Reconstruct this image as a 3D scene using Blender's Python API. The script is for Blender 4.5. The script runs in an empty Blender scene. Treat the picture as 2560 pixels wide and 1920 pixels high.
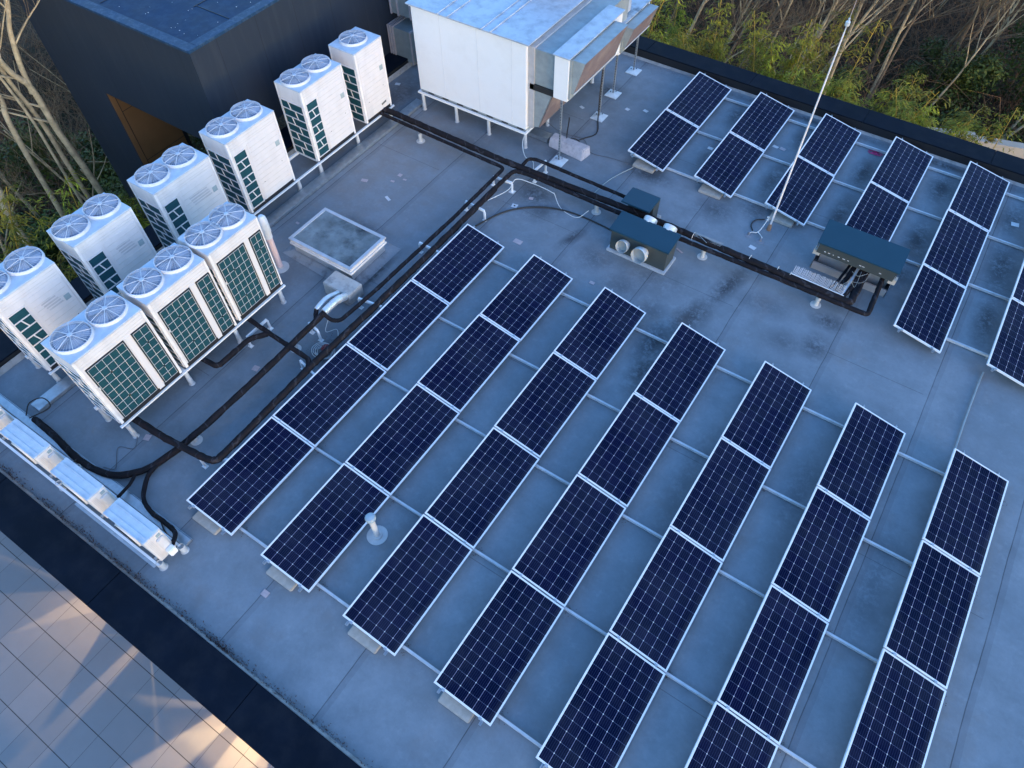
import bpy, bmesh, math, random
from mathutils import Vector, Matrix, Euler
random.seed(7)
R = math.radians
sc = bpy.context.scene
C = sc.collection

# ------------------------------------------------------------------ materials
def newmat(name):
    m = bpy.data.materials.new(name); m.use_nodes = True
    nt = m.node_tree
    return m, nt, nt.nodes, nt.links, nt.nodes['Principled BSDF']
def mth(nt, op, a, b=None, c=None, clamp=False):
    n = nt.nodes.new('ShaderNodeMath'); n.operation = op; n.use_clamp = clamp
    for i, v in enumerate((a, b, c)):
        if v is None: continue
        if isinstance(v, (int, float)): n.inputs[i].default_value = v
        else: nt.links.new(v, n.inputs[i])
    return n.outputs[0]
def mixc(nt, f, a, b):
    n = nt.nodes.new('ShaderNodeMix'); n.data_type = 'RGBA'
    for i, v in ((0, f), (6, a), (7, b)):
        if isinstance(v, (int, float)): n.inputs[i].default_value = v
        elif isinstance(v, tuple): n.inputs[i].default_value = (*v, 1)
        else: nt.links.new(v, n.inputs[i])
    return n.outputs[2]
def noise(nt, vec, scale, detail=4, rough=.55, dist=0):
    n = nt.nodes.new('ShaderNodeTexNoise'); n.inputs['Scale'].default_value = scale
    n.inputs['Detail'].default_value = detail; n.inputs['Roughness'].default_value = rough
    n.inputs['Distortion'].default_value = dist
    if vec is not None: nt.links.new(vec, n.inputs['Vector'])
    return n.outputs['Fac']
def ramp(nt, f, lo, hi):
    n = nt.nodes.new('ShaderNodeMapRange'); n.inputs[1].default_value = lo; n.inputs[2].default_value = hi
    nt.links.new(f, n.inputs[0]); return n.outputs[0]
def objco(nt):
    return nt.nodes.new('ShaderNodeTexCoord').outputs['Object']
def sepxyz(nt, v):
    n = nt.nodes.new('ShaderNodeSeparateXYZ'); nt.links.new(v, n.inputs[0]); return n.outputs
def bump(nt, h, strength, dist=.01):
    n = nt.nodes.new('ShaderNodeBump'); n.inputs['Strength'].default_value = strength
    n.inputs['Distance'].default_value = dist; nt.links.new(h, n.inputs['Height'])
    nt.links.new(n.outputs[0], nt.nodes['Principled BSDF'].inputs['Normal'])
def mapscale(nt, v, s):
    n = nt.nodes.new('ShaderNodeMapping'); n.inputs['Scale'].default_value = s
    nt.links.new(v, n.inputs[0]); return n.outputs[0]

def simple(name, col, rough=.5, metal=0, var=.12, scale=6, dirt=None, dirtamt=.4, dscale=3, bmp=0, bscale=60, spec=.5, stretch=None):
    m, nt, N, L, P = newmat(name)
    co = objco(nt)
    if stretch: co = mapscale(nt, co, stretch)
    n1 = noise(nt, co, scale)
    dk = tuple(c*(1-var) for c in col); lt = tuple(min(1, c*(1+var)) for c in col)
    c = mixc(nt, ramp(nt, n1, .3, .7), dk, lt)
    if dirt:
        n2 = noise(nt, co, dscale, 6, .65)
        f = mth(nt, 'MULTIPLY', ramp(nt, n2, .46, .68), dirtamt, clamp=True)
        c = mixc(nt, f, c, dirt)
    L.new(c, P.inputs['Base Color'])
    rr = mth(nt, 'MULTIPLY_ADD', n1, .25, rough-.12, clamp=True)
    L.new(rr, P.inputs['Roughness'])
    P.inputs['Metallic'].default_value = metal
    P.inputs['Specular IOR Level'].default_value = spec
    if bmp: bump(nt, noise(nt, co, bscale, 3), bmp, .01)
    return m

_once = {}
def simple_once(n, col, rough=.5):
    if n not in _once: _once[n] = simple(n, col, rough)
    return _once[n]

M = {}
M['alu'] = simple('aluminium_frame', (.78,.79,.82), .42, .15, .05)
M['galv'] = simple('galvanised_steel', (.42,.45,.48), .42, .75, .16, 9, (.5,.52,.52), .5, 14)
M['galvdull'] = simple('dull_galvanised_steel', (.34,.38,.39), .55, .35, .12, 5, (.2,.22,.22), .4, 3)
M['zinc'] = simple('zinc_sheet', (.5,.54,.6), .45, .3, .08, 5, (.12,.14,.17), .35, 4)
M['zincdirty'] = simple('dirty_zinc_sheet', (.45,.5,.56), .5, .3, .1, 5, (.03,.035,.04), .95, 2.2)
M['white'] = simple('white_panel', (.80,.80,.80), .45, 0, .02, 2, (.6,.58,.55), .25, 2)
M['cream'] = simple('unit_enamel', (.69,.67,.665), .42, 0, .04, 3, (.46,.45,.45), .45, 2.2, stretch=(1.6,1.6,.5))
M['whiteplastic'] = simple('white_plastic', (.56,.55,.54), .4, 0, .04, 8, (.45,.4,.36), .3, 8)
M['glowpvc'] = simple('sunset_tinted_pvc', (.70,.52,.50), .4, 0, .05, 8)  # pink of the sunset glow is put into the pipe colour
M['teal'] = simple('coil_fins', (.010,.062,.080), .5, 0, .3, 12, spec=.3, stretch=(1,1,10))
M['black'] = simple('black_metal', (.012,.012,.014), .5)
M['darkclad'] = simple('dark_blue_cladding', (.028,.036,.05), .55, 0, .08, 1.5, (.06,.07,.08), .3, 2)
M['coping'] = simple('dark_coping', (.004,.0075,.015), .6, 0, .2, 2, (.018,.02,.026), .4, 3, spec=.08)
M['bluecap'] = simple('blue_black_sheet_cap', (.008,.046,.075), .5, .1, .06, 4)
M['greyclad'] = simple('charcoal_sheet', (.045,.055,.055), .55, 0, .08, 4)
M['towertop'] = simple('dark_blue_roof_sheet', (.002,.024,.070), .5, 0, .15, 1.5, (.04,.08,.15), .3, 4, spec=.12)
M['wrap'] = simple('black_pipe_wrap', (.0095,.0085,.011), .8, 0, .4, 14, (.03,.017,.018), .35, 5, .7, 45, spec=.2)
_m, _nt, _N, _L, _P = M['wrap'], M['wrap'].node_tree, M['wrap'].node_tree.nodes, M['wrap'].node_tree.links, M['wrap'].node_tree.nodes['Principled BSDF']
_o = sepxyz(_nt, objco(_nt)); _nz = noise(_nt, objco(_nt), 3, 3)
_b = mth(_nt, 'LESS_THAN', mth(_nt, 'FRACT', mth(_nt, 'ADD', mth(_nt, 'MULTIPLY', mth(_nt, 'ADD', _o[0], _o[1]), 2.1), mth(_nt, 'MULTIPLY', _nz, 1.5))), .09)
_src = _P.inputs['Base Color'].links[0].from_socket
_L.new(mixc(_nt, mth(_nt, 'MULTIPLY', _b, .55), _src, (.045,.045,.055)), _P.inputs['Base Color'])
M['rubber'] = simple('black_rubber', (.02,.018,.018), .6)
M['wire'] = simple('white_wire', (.7,.69,.66), .5)
M['concrete'] = simple('pale_concrete', (.46,.42,.37), .85, 0, .1, 10, (.3,.28,.25), .4, 8, .3, 60)
M['flash'] = simple('painted_flashing', (.48,.45,.42), .6, 0, .1, 4, (.09,.08,.09), .75, 3.5)
M['skylight'] = simple('stained_skylight_sheet', (.19,.22,.23), .45, 0, .4, 2.0, (.014,.015,.018), 1.0, 1.2, spec=.2)
M['foil'] = simple('crinkled_foil', (.75,.76,.78), .35, .7, .1, 10, None, 0, 3, .9, 30)
M['brown'] = simple('warm_timber_soffit', (.20,.098,.036), .6, 0, .1, 2)
M['mesh'] = simple('brown_bird_mesh', (.19,.145,.145), .7, .1, .12, 5, (.4,.32,.28), .5, 1.6)
M['clearduct'] = simple('spiral_duct', (.60,.63,.63), .35, .25, .05, 10)
M['patch'] = simple('pale_tape_patch', (.62,.62,.63), .6, 0, .08, 9, (.3,.28,.28), .3, 20)
M['pinkpatch'] = simple('pinkish_tape_patch', (.46,.36,.36), .7, 0, .1, 20)
M['rust'] = simple('rusty_steel', (.34,.20,.13), .8, .1, .3, 20)
M['red'] = simple('red_plastic', (.28,.03,.03), .5)
M['magenta'] = simple('magenta_netting', (.55,.04,.16), .6)
M['sticker'] = simple('grey_sticker', (.30,.38,.40), .5)
M['darkglass'] = simple('dark_badge', (.10,.12,.13), .3)
M['bark'] = simple('pale_bark', (.46,.36,.22), .9, 0, .3, 4, (.16,.13,.09), .6, 5, .8, 30, spec=.1)
M['barkd'] = simple('brown_bark', (.19,.135,.085), .9, 0, .3, 3, (.05,.04,.03), .5, 2)
M['twig'] = simple('bare_twigs', (.18,.095,.048), .9, 0, .3, 2)
M['twigl'] = simple('pale_twigs', (.20,.14,.078), .9, 0, .25, 2)
M['culm'] = simple('yellow_bamboo_culm', (.50,.30,.035), .5, 0, .15, 2)
M['paving'] = simple('asphalt_path', (.14,.125,.12), .85, 0, .15, 2)
M['lightwall'] = simple('pale_render', (.48,.41,.33), .85, 0, .1, 1.5, (.3,.26,.2), .4, 2)
M['moss'] = simple('reddish_moss', (.10,.045,.03), .9, 0, .4, 30)
M['insidewall'] = simple('interior_wall', (.5,.42,.32), .8)

def leafmat(name, a, b, scale=1.1):
    m, nt, N, L, P = newmat(name)
    co = objco(nt)
    oi = nt.nodes.new('ShaderNodeObjectInfo')
    n = noise(nt, co, scale, 3)
    n2 = noise(nt, co, 14, 2)
    f = mth(nt, 'ADD', ramp(nt, n, .35, .65), mth(nt, 'MULTIPLY_ADD', n2, .7, -.35), clamp=True)
    c = mixc(nt, f, a, b)
    h = nt.nodes.new('ShaderNodeHueSaturation')
    L.new(mth(nt, 'MULTIPLY_ADD', oi.outputs['Random'], .05, .475), h.inputs['Hue'])
    L.new(mth(nt, 'MULTIPLY_ADD', oi.outputs['Random'], .5, .75), h.inputs['Value'])
    L.new(c, h.inputs['Color']); L.new(h.outputs[0], P.inputs['Base Color'])
    P.inputs['Roughness'].default_value = .6
    P.inputs['Specular IOR Level'].default_value = .25
    return m
M['bleaf'] = leafmat('bamboo_leaves', (.110,.125,.008), (.42,.31,.020))
M['evergreen'] = leafmat('evergreen_leaves', (.025,.045,.010), (.09,.12,.02))
M['mistle'] = leafmat('mistletoe_leaves', (.12,.11,.012), (.2,.17,.02))

# solar cells: 6 x 12 cells, busbars, pale grid, white corner diamonds
PW, PL = .986, 1.966
def cellmat():
    m, nt, N, L, P = newmat('solar_cells')
    o = sepxyz(nt, objco(nt))
    mg = .022
    cw = (PW-2*mg)/6; ch = (PL-2*mg)/12
    u = mth(nt, 'DIVIDE', mth(nt, 'SUBTRACT', o[0], mg), cw)
    v = mth(nt, 'DIVIDE', mth(nt, 'SUBTRACT', o[1], mg), ch)
    fu = mth(nt, 'ABSOLUTE', mth(nt, 'SUBTRACT', mth(nt, 'FRACT', u), .5))
    fv = mth(nt, 'ABSOLUTE', mth(nt, 'SUBTRACT', mth(nt, 'FRACT', v), .5))
    lu = mth(nt, 'GREATER_THAN', fu, .5-.014); lv = mth(nt, 'GREATER_THAN', fv, .5-.009)
    dia = mth(nt, 'GREATER_THAN', mth(nt, 'ADD', fu, fv), 1-.066)
    fb = mth(nt, 'ABSOLUTE', mth(nt, 'SUBTRACT', mth(nt, 'FRACT', mth(nt, 'MULTIPLY', u, 5)), .5))
    bus = mth(nt, 'GREATER_THAN', fb, .5-.055)
    oi = nt.nodes.new('ShaderNodeObjectInfo')
    # each cell its own slight blue
    wn = nt.nodes.new('ShaderNodeTexWhiteNoise'); wn.noise_dimensions = '4D'
    cb = nt.nodes.new('ShaderNodeCombineXYZ')
    L.new(mth(nt, 'FLOOR', u), cb.inputs[0]); L.new(mth(nt, 'FLOOR', v), cb.inputs[1])
    L.new(cb.outputs[0], wn.inputs['Vector']); L.new(oi.outputs['Random'], wn.inputs['W'])
    c = mixc(nt, wn.outputs['Value'], (.0006,.0030,.0170), (.0026,.0036,.0250))
    c = mixc(nt, mth(nt, 'MULTIPLY', oi.outputs['Random'], .35), c, (.0005,.0050,.0170))
    c = mixc(nt, mth(nt, 'MULTIPLY', bus, .9), c, (.026,.036,.080))
    c = mixc(nt, mth(nt, 'MULTIPLY', lv, .85), c, (.16,.19,.30))
    c = mixc(nt, mth(nt, 'MULTIPLY', lu, .9), c, (.34,.34,.50))
    c = mixc(nt, dia, c, (.60,.62,.62))
    dust = noise(nt, objco(nt), 2.5, 5, .6)
    n4 = N.new('ShaderNodeTexNoise'); n4.noise_dimensions = '4D'; n4.inputs['Scale'].default_value = 7; n4.inputs['Detail'].default_value = 2
    L.new(objco(nt), n4.inputs['Vector']); L.new(mth(nt, 'MULTIPLY', oi.outputs['Random'], 50), n4.inputs['W'])
    c = mixc(nt, mth(nt, 'MULTIPLY', ramp(nt, n4.outputs['Fac'], .775, .79), .7, clamp=True), c, (.55,.55,.50))
    n5 = N.new('ShaderNodeTexNoise'); n5.noise_dimensions = '4D'; n5.inputs['Scale'].default_value = 1.1; n5.inputs['Detail'].default_value = 4
    L.new(objco(nt), n5.inputs['Vector']); L.new(mth(nt, 'MULTIPLY', oi.outputs['Random'], 90), n5.inputs['W'])
    c = mixc(nt, mth(nt, 'MULTIPLY', ramp(nt, n5.outputs['Fac'], .4, .75), .05, clamp=True), c, (.25,.28,.33))
    edge = mth(nt, 'MULTIPLY', ramp(nt, o[0], PW-.10, PW-.02), mth(nt, 'MULTIPLY', dust, .16), clamp=True)
    c = mixc(nt, edge, c, (.30,.29,.27))
    c = mixc(nt, mth(nt, 'MULTIPLY', ramp(nt, dust, .5, .8), .03), c, (.3,.3,.3))
    L.new(c, P.inputs['Base Color'])
    P.inputs['Roughness'].default_value = .25
    P.inputs['Specular IOR Level'].default_value = .05
    return m
M['cells'] = cellmat()

def roofmat():
    m, nt, N, L, P = newmat('roof_membrane')
    co = objco(nt); o = sepxyz(nt, co)
    big = noise(nt, co, .35, 3); mid = noise(nt, co, 1.7, 6, .65); fine = noise(nt, co, 16, 4, .7)
    c = mixc(nt, ramp(nt, big, .35, .65), (.200,.232,.262), (.262,.286,.312))
    c = mixc(nt, mth(nt, 'MULTIPLY', ramp(nt, mid, .38, .66), .55), c, (.145,.165,.18))
    # warmer light towards the units and the big box, put into the colour
    wx = mth(nt, 'MULTIPLY', ramp(nt, o[0], 1.0, -3.0), ramp(nt, o[1], 1.5, 6.5))
    c = mixc(nt, mth(nt, 'MULTIPLY', mth(nt, 'MULTIPLY', wx, ramp(nt, mid, .25, .6)), .55), c, (.27,.235,.22))
    pale = mth(nt, 'MULTIPLY', ramp(nt, noise(nt, co, 4.5, 6, .7), .55, .75), .3)
    c = mixc(nt, pale, c, (.36,.38,.40))
    # placed dirt, and dark strips beside the panels' high edges: (x, y, half-x, half-y, angle, amount)
    dark_marks = [(5.42,7.65,.22,.75,-10,1),(5.12,6.4,.30,.75,-14,1),(4.80,5.45,.34,.65,0,1),(4.95,4.75,.25,.6,0,.9),(4.4,6.2,.35,.4,20,.6),(3.6,6.5,.5,.35,10,.55),(2.7,6.85,.45,.35,0,.6),(1.97,7.15,.14,.45,-15,.95),(2.3,10.0,.65,.3,0,1),(4.2,9.7,.5,.4,10,.7),(5.0,10.2,.4,.4,0,.7),
              (.5,7.9,.5,.4,0,.9),(.9,7.5,.5,.35,30,.7),(7.5,7.85,.35,.22,0,.9),(7.5,7.1,.3,.35,0,.8),(6.9,6.9,.4,.3,0,.5),(8.3,9.95,.25,.45,0,.9),(8.3,11.1,.28,.8,0,1),(6.62,11.0,.22,.9,0,.9),(6.62,12.8,.25,.7,0,1),(4.95,13.3,.25,.5,0,.9),(4.9,11.4,.22,.8,0,.8),(3.2,13.3,.25,.5,0,.9),(3.25,11.4,.2,.7,0,.6),
              (8.3,13.2,.3,.6,0,1),(10.0,11.3,.32,.9,0,1),(9.9,13.0,.3,.6,0,.9),(10.1,9.6,.25,.7,0,.9),(8.2,14.1,1.6,.15,0,1),(4.6,14.1,2.2,.13,0,.9),(-.1,12.5,.4,.35,0,.9),(-.8,12.6,.4,.4,0,.6),(.1,9.5,.3,.3,0,.7),(-1.8,3.35,1.0,.12,0,.9),(-.95,3.9,.12,.7,0,1),(-1.15,4.6,.25,.2,0,.7),
              (-2.0,4.9,.8,.2,0,.5),(-4.7,9.2,.5,1.0,0,.8),(-1.9,8.6,.9,.4,0,.5),(3.3,-.2,.5,.5,0,.3),(8.35,3.9,.25,1.0,0,.5),(6.65,3.0,.22,1.2,0,.45),(9.9,3.0,.28,1.2,0,.5),(-2.6,1.0,.5,2.6,0,.5),(-.42,1.8,.3,.45,0,.8),(4.0,7.0,.9,.5,0,.4),(6.2,7.6,.5,.3,0,.5)]
    tot = None
    for i, (x, y, hx, hy, a, amt) in enumerate(dark_marks):
        mp = N.new('ShaderNodeMapping'); mp.vector_type = 'TEXTURE'
        mp.inputs['Location'].default_value = (x, y, 0); mp.inputs['Rotation'].default_value = (0, 0, R(a)); mp.inputs['Scale'].default_value = (hx, hy, 1)
        L.new(co, mp.inputs[0])
        ln = N.new('ShaderNodeVectorMath'); ln.operation = 'LENGTH'; L.new(mp.outputs[0], ln.inputs[0])
        f = mth(nt, 'MULTIPLY', ramp(nt, ln.outputs['Value'], 1.35, .2), amt, clamp=True)
        tot = f if tot is None else mth(nt, 'MAXIMUM', tot, f)
    sp = ramp(nt, mth(nt, 'ADD', mth(nt, 'MULTIPLY', noise(nt, co, 2.6, 8, .75), .55), mth(nt, 'MULTIPLY', noise(nt, co, 13, 5, .8), .45)), .385, .52)
    st = mth(nt, 'MULTIPLY', tot, sp)
    c = mixc(nt, mth(nt, 'MULTIPLY', st, .85, clamp=True), c, (.026,.026,.031))
    # brown tint blotches
    br = mth(nt, 'MULTIPLY', ramp(nt, noise(nt, co, .9, 5, .6), .57, .72), .35)
    c = mixc(nt, br, c, (.20,.16,.14))
    # lap seams running along y, every 1.91 m
    wob = mth(nt, 'MULTIPLY', mth(nt, 'SUBTRACT', noise(nt, co, .8, 2), .5), .05)
    su = mth(nt, 'FRACT', mth(nt, 'DIVIDE', mth(nt, 'ADD', mth(nt, 'SUBTRACT', o[0], 2.0-19.1), wob), 1.91))
    line = mth(nt, 'LESS_THAN', su, .0085)
    lap = mth(nt, 'LESS_THAN', su, .055)
    c = mixc(nt, mth(nt, 'MULTIPLY', lap, mth(nt, 'MULTIPLY_ADD', mid, .5, .02)), c, (.12,.13,.15))
    c = mixc(nt, mth(nt, 'MULTIPLY', line, mth(nt, 'MULTIPLY_ADD', mid, .8, .15)), c, (.03,.03,.035))
    sv = mth(nt, 'FRACT', mth(nt, 'DIVIDE', mth(nt, 'ADD', o[1], mth(nt, 'MULTIPLY', mth(nt, 'FLOOR', mth(nt, 'DIVIDE', o[0], 1.91)), 3.7)), 7.3))
    c = mixc(nt, mth(nt, 'MULTIPLY', mth(nt, 'LESS_THAN', sv, .0016), .5), c, (.04,.04,.045))
    c = mixc(nt, mth(nt, 'MULTIPLY', ramp(nt, fine, .3, .7), .22), c, (.13,.145,.165))
    spk = mth(nt, 'MULTIPLY', ramp(nt, noise(nt, co, 38, 3, .8), .66, .74), ramp(nt, mid, .4, .6))
    c = mixc(nt, mth(nt, 'MULTIPLY', spk, .5, clamp=True), c, (.06,.06,.07))
    L.new(c, P.inputs['Base Color'])
    P.inputs['Roughness'].default_value = .8; P.inputs['Specular IOR Level'].default_value = .25
    bump(nt, mth(nt, 'ADD', mid, mth(nt, 'MULTIPLY', fine, .25)), .25, .03)
    return m
M['roof'] = roofmat()

def tilemat():
    m, nt, N, L, P = newmat('terrace_tiles')
    co = objco(nt); o = sepxyz(nt, co)
    u = mth(nt, 'DIVIDE', mth(nt, 'ADD', o[0], 3.87+61), .6); v = mth(nt, 'DIVIDE', mth(nt, 'ADD', o[1], 5.0+61), .61)
    fu = mth(nt, 'ABSOLUTE', mth(nt, 'SUBTRACT', mth(nt, 'FRACT', u), .5)); fv = mth(nt, 'ABSOLUTE', mth(nt, 'SUBTRACT', mth(nt, 'FRACT', v), .5))
    wn = N.new('ShaderNodeTexWhiteNoise'); cb = N.new('ShaderNodeCombineXYZ')
    L.new(mth(nt, 'FLOOR', u), cb.inputs[0]); L.new(mth(nt, 'FLOOR', v), cb.inputs[1]); L.new(cb.outputs[0], wn.inputs['Vector'])
    c = mixc(nt, wn.outputs['Value'], (.19,.215,.235), (.235,.25,.265))
    c = mixc(nt, mth(nt, 'MULTIPLY', noise(nt, co, 2.2, 6, .65), .45), c, (.14,.14,.14))
    c = mixc(nt, mth(nt, 'GREATER_THAN', fv, .488), c, (.03,.035,.035))
    c = mixc(nt, mth(nt, 'MULTIPLY', mth(nt, 'GREATER_THAN', fu, .493), .75), c, (.04,.045,.05))
    L.new(c, P.inputs['Base Color']); P.inputs['Roughness'].default_value = .7
    return m
M['tiles'] = tilemat()

def groundmat():
    m, nt, N, L, P = newmat('forest_floor')
    co = objco(nt)
    a = noise(nt, co, .5, 6, .65); b = noise(nt, co, 6, 6, .75)
    c = mixc(nt, ramp(nt, b, .35, .7), (.030,.020,.014), (.11,.075,.048))
    c = mixc(nt, mth(nt, 'MULTIPLY', ramp(nt, a, .5, .65), .5), c, (.022,.032,.012))
    L.new(c, P.inputs['Base Color']); P.inputs['Roughness'].default_value = .95; P.inputs['Specular IOR Level'].default_value = .1
    bump(nt, b, .8, .2)
    return m
M['ground'] = groundmat()

def cladmat():
    m, nt, N, L, P = newmat('tower_cladding')
    co = objco(nt); o = sepxyz(nt, co)
    n = noise(nt, co, .8, 4)
    c = mixc(nt, n, (.018,.027,.042), (.025,.034,.050))
    g = mth(nt, 'ADD', o[0], o[1])
    f = mth(nt, 'FRACT', mth(nt, 'DIVIDE', mth(nt, 'ADD', g, 30.65), 1.12))
    c = mixc(nt, mth(nt, 'MULTIPLY', mth(nt, 'LESS_THAN', f, .012), .7), c, (.010,.012,.017))
    c = mixc(nt, mth(nt, 'MULTIPLY', ramp(nt, noise(nt, mapscale(nt, co, (3,3,.3)), 2, 4), .5, .8), .25), c, (.07,.075,.085))
    L.new(c, P.inputs['Base Color']); P.inputs['Roughness'].default_value = .5; P.inputs['Specular IOR Level'].default_value = .3
    return m
M['clad'] = cladmat()

def glowmat(name, col, s):
    m, nt, N, L, P = newmat(name)
    P.inputs['Base Color'].default_value = (*col, 1)
    P.inputs['Emission Color'].default_value = (*col, 1); P.inputs['Emission Strength'].default_value = s
    return m

# ------------------------------------------------------------------ mesh helpers
class MB:
    def __init__(s): s.v = []; s.f = []
    def add(s, vs, fs):
        n = len(s.v); s.v += [tuple(v) for v in vs]; s.f += [tuple(i+n for i in f) for f in fs]; return s
    def box(s, x0, x1, y0, y1, z0, z1):
        vs = [(x0,y0,z0),(x1,y0,z0),(x1,y1,z0),(x0,y1,z0),(x0,y0,z1),(x1,y0,z1),(x1,y1,z1),(x0,y1,z1)]
        return s.add(vs, [(0,3,2,1),(4,5,6,7),(0,1,5,4),(1,2,6,5),(2,3,7,6),(3,0,4,7)])
    def obox(s, c, size, rot=(0,0,0)):
        m = Matrix.Translation(c) @ Euler(rot).to_matrix().to_4x4(); a, b, d = (k/2 for k in size)
        vs = [m @ Vector(p) for p in [(-a,-b,-d),(a,-b,-d),(a,b,-d),(-a,b,-d),(-a,-b,d),(a,-b,d),(a,b,d),(-a,b,d)]]
        return s.add(vs, [(0,3,2,1),(4,5,6,7),(0,1,5,4),(1,2,6,5),(2,3,7,6),(3,0,4,7)])
    def bar(s, p, q, w, h=None):          # square bar between two points
        p = Vector(p); q = Vector(q); h = h or w; d = (q-p).normalized()
        up = Vector((0,0,1)) if abs(d.z) < .95 else Vector((1,0,0))
        a = d.cross(up).normalized()*w/2; b = a.cross(d).normalized()*h/2
        vs = [p-a-b,p+a-b,p+a+b,p-a+b,q-a-b,q+a-b,q+a+b,q-a+b]
        return s.add(vs, [(0,1,2,3),(7,6,5,4),(4,5,1,0),(5,6,2,1),(6,7,3,2),(7,4,0,3)])
    def tube(s, pts, r, seg=8, cap=True, jit=0):
        pts = [Vector(p) for p in pts]; n = len(pts)
        if not isinstance(r, (list, tuple)): r = [r]*n
        ring = []; pa = None; base = len(s.v)
        for i, p in enumerate(pts):
            d = (pts[min(i+1,n-1)]-pts[max(i-1,0)])
            d = d.normalized() if d.length > 1e-9 else Vector((0,0,1))
            if pa is None:
                up = Vector((0,0,1)) if abs(d.z) < .9 else Vector((1,0,0)); a = d.cross(up).normalized()
            else: a = (pa - d*pa.dot(d)).normalized()
            pa = a; b = d.cross(a); rr = r[i]*(1+random.uniform(-jit, jit))
            for k in range(seg):
                t = 2*math.pi*k/seg; s.v.append(tuple(p + a*math.cos(t)*rr + b*math.sin(t)*rr))
        for i in range(n-1):
            for k in range(seg):
                k2 = (k+1) % seg
                s.f.append((base+i*seg+k, base+i*seg+k2, base+(i+1)*seg+k2, base+(i+1)*seg+k))
        if cap:
            s.f.append(tuple(base+k for k in range(seg))[::-1]); s.f.append(tuple(base+(n-1)*seg+k for k in range(seg)))
        return s
    def cyl(s, x, y, z0, z1, r, r1=None, seg=20): return s.tube([(x,y,z0),(x,y,z1)], [r, r if r1 is None else r1], seg)
    def lathe(s, x, y, prof, seg=24):
        base = len(s.v); n = len(prof)
        for r, z in prof:
            for k in range(seg):
                t = 2*math.pi*k/seg; s.v.append((x+r*math.cos(t), y+r*math.sin(t), z))
        for i in range(n-1):
            for k in range(seg):
                k2 = (k+1) % seg; s.f.append((base+i*seg+k, base+i*seg+k2, base+(i+1)*seg+k2, base+(i+1)*seg+k))
        s.f.append(tuple(base+(n-1)*seg+k for k in range(seg)))
        return s
    def poly(s, pts): return s.add(pts, [tuple(range(len(pts)))])
    def prism(s, pts, ext):
        e = Vector(ext); n = len(pts); a = [Vector(p) for p in pts]; b = [p+e for p in a]
        fs = [tuple(range(n))[::-1], tuple(range(n, 2*n))] + [(i, (i+1) % n, n+(i+1) % n, n+i) for i in range(n)]
        return s.add(a+b, fs)
    def build(s, name, mat, parent=None, smooth=False, bevel=0):
        me = bpy.data.meshes.new(name)
        off = Vector(parent['_o']) if parent is not None and '_o' in parent else Vector((0,0,0))
        me.from_pydata([tuple(Vector(v)-off) for v in s.v], [], s.f); me.update()
        bm = bmesh.new(); bm.from_mesh(me); bmesh.ops.recalc_face_normals(bm, faces=bm.faces)
        if bevel: bmesh.ops.bevel(bm, geom=[e for e in bm.edges if len(e.link_faces) == 2 and e.calc_face_angle(0) > .7], offset=bevel, segments=2, affect='EDGES', clamp_overlap=True)
        bm.to_mesh(me); bm.free()
        if smooth:
            me.polygons.foreach_set('use_smooth', [True]*len(me.polygons)); 
            try: me.set_sharp_from_angle(angle=R(40))
            except Exception: pass
        me.materials.append(M[mat] if isinstance(mat, str) else mat)
        o = bpy.data.objects.new(name, me); C.objects.link(o)
        if parent is not None:
            o.parent = parent
            o['_o'] = tuple(off)
        else: o['_o'] = (0.0,0.0,0.0)
        return o
def thing(name, label, cat, loc=(0,0,0), group=None):
    o = bpy.data.objects.new(name, None); C.objects.link(o); o.location = loc; o['_o'] = tuple(float(v) for v in loc)
    o['label'] = label; o['category'] = cat; o.empty_display_size = .1
    if group: o['group'] = group
    return o
def tag(o, label, cat, group=None):
    o['label'] = label; o['category'] = cat
    if group: o['group'] = group
    return o
def recenter(o, p):          # put a one-mesh thing's origin at its base
    p = Vector(p); o.data.transform(Matrix.Translation(-p)); o.location = p; return o
def struct(o, kind='structure'): o['kind'] = kind; return o
def kids(o): return [c for c in bpy.data.objects if c.parent == o]
def dup(root, loc, label, rot=None, scale=None, group=None, skip=()):
    tree = {}
    for c in bpy.data.objects:
        if c.parent: tree.setdefault(c.parent.name, []).append(c)
    def cp(o, par):
        c = o.copy(); C.objects.link(c); c.parent = par
        for k in tree.get(o.name, []):
            if k.name.split('.')[0] in skip: continue
            cp(k, c)
        return c
    r = cp(root, None); r.location = loc; r['label'] = label
    if rot is not None: r.rotation_euler = rot
    if scale is not None: r.scale = (scale,)*3 if isinstance(scale, (int, float)) else scale
    if group: r['group'] = group
    return r
def fillet(pts, r=.12, n=5):
    pts = [Vector(p) for p in pts]; out = [pts[0]]
    for i in range(1, len(pts)-1):
        a, b, c = pts[i-1], pts[i], pts[i+1]
        rr = min(r, (a-b).length*.45, (c-b).length*.45)
        p = b+(a-b).normalized()*rr; q = b+(c-b).normalized()*rr
        for k in range(n+1):
            t = k/n; out.append((1-t)**2*p + 2*t*(1-t)*b + t*t*q)
    out.append(pts[-1]); return out
def curve(pts, n=8):         # Catmull-Rom through points
    P = [Vector(p) for p in pts]; P = [2*P[0]-P[1]]+P+[2*P[-1]-P[-2]]; out = []
    for i in range(1, len(P)-2):
        for k in range(n):
            t = k/n; a, b, c, d = P[i-1:i+3]
            out.append(.5*((2*b)+(c-a)*t+(2*a-5*b+4*c-d)*t*t+(3*b-a-3*c+d)*t**3))
    out.append(P[-2]); return out
def dens(pts, step=.12):     # subdivide straight runs so that wrapping looks uneven
    out = [Vector(pts[0])]
    for a, b in zip(pts[:-1], pts[1:]):
        a = Vector(a); b = Vector(b); n = max(1, int((b-a).length/step))
        for k in range(1, n+1): out.append(a.lerp(b, k/n))
    return out

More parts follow.
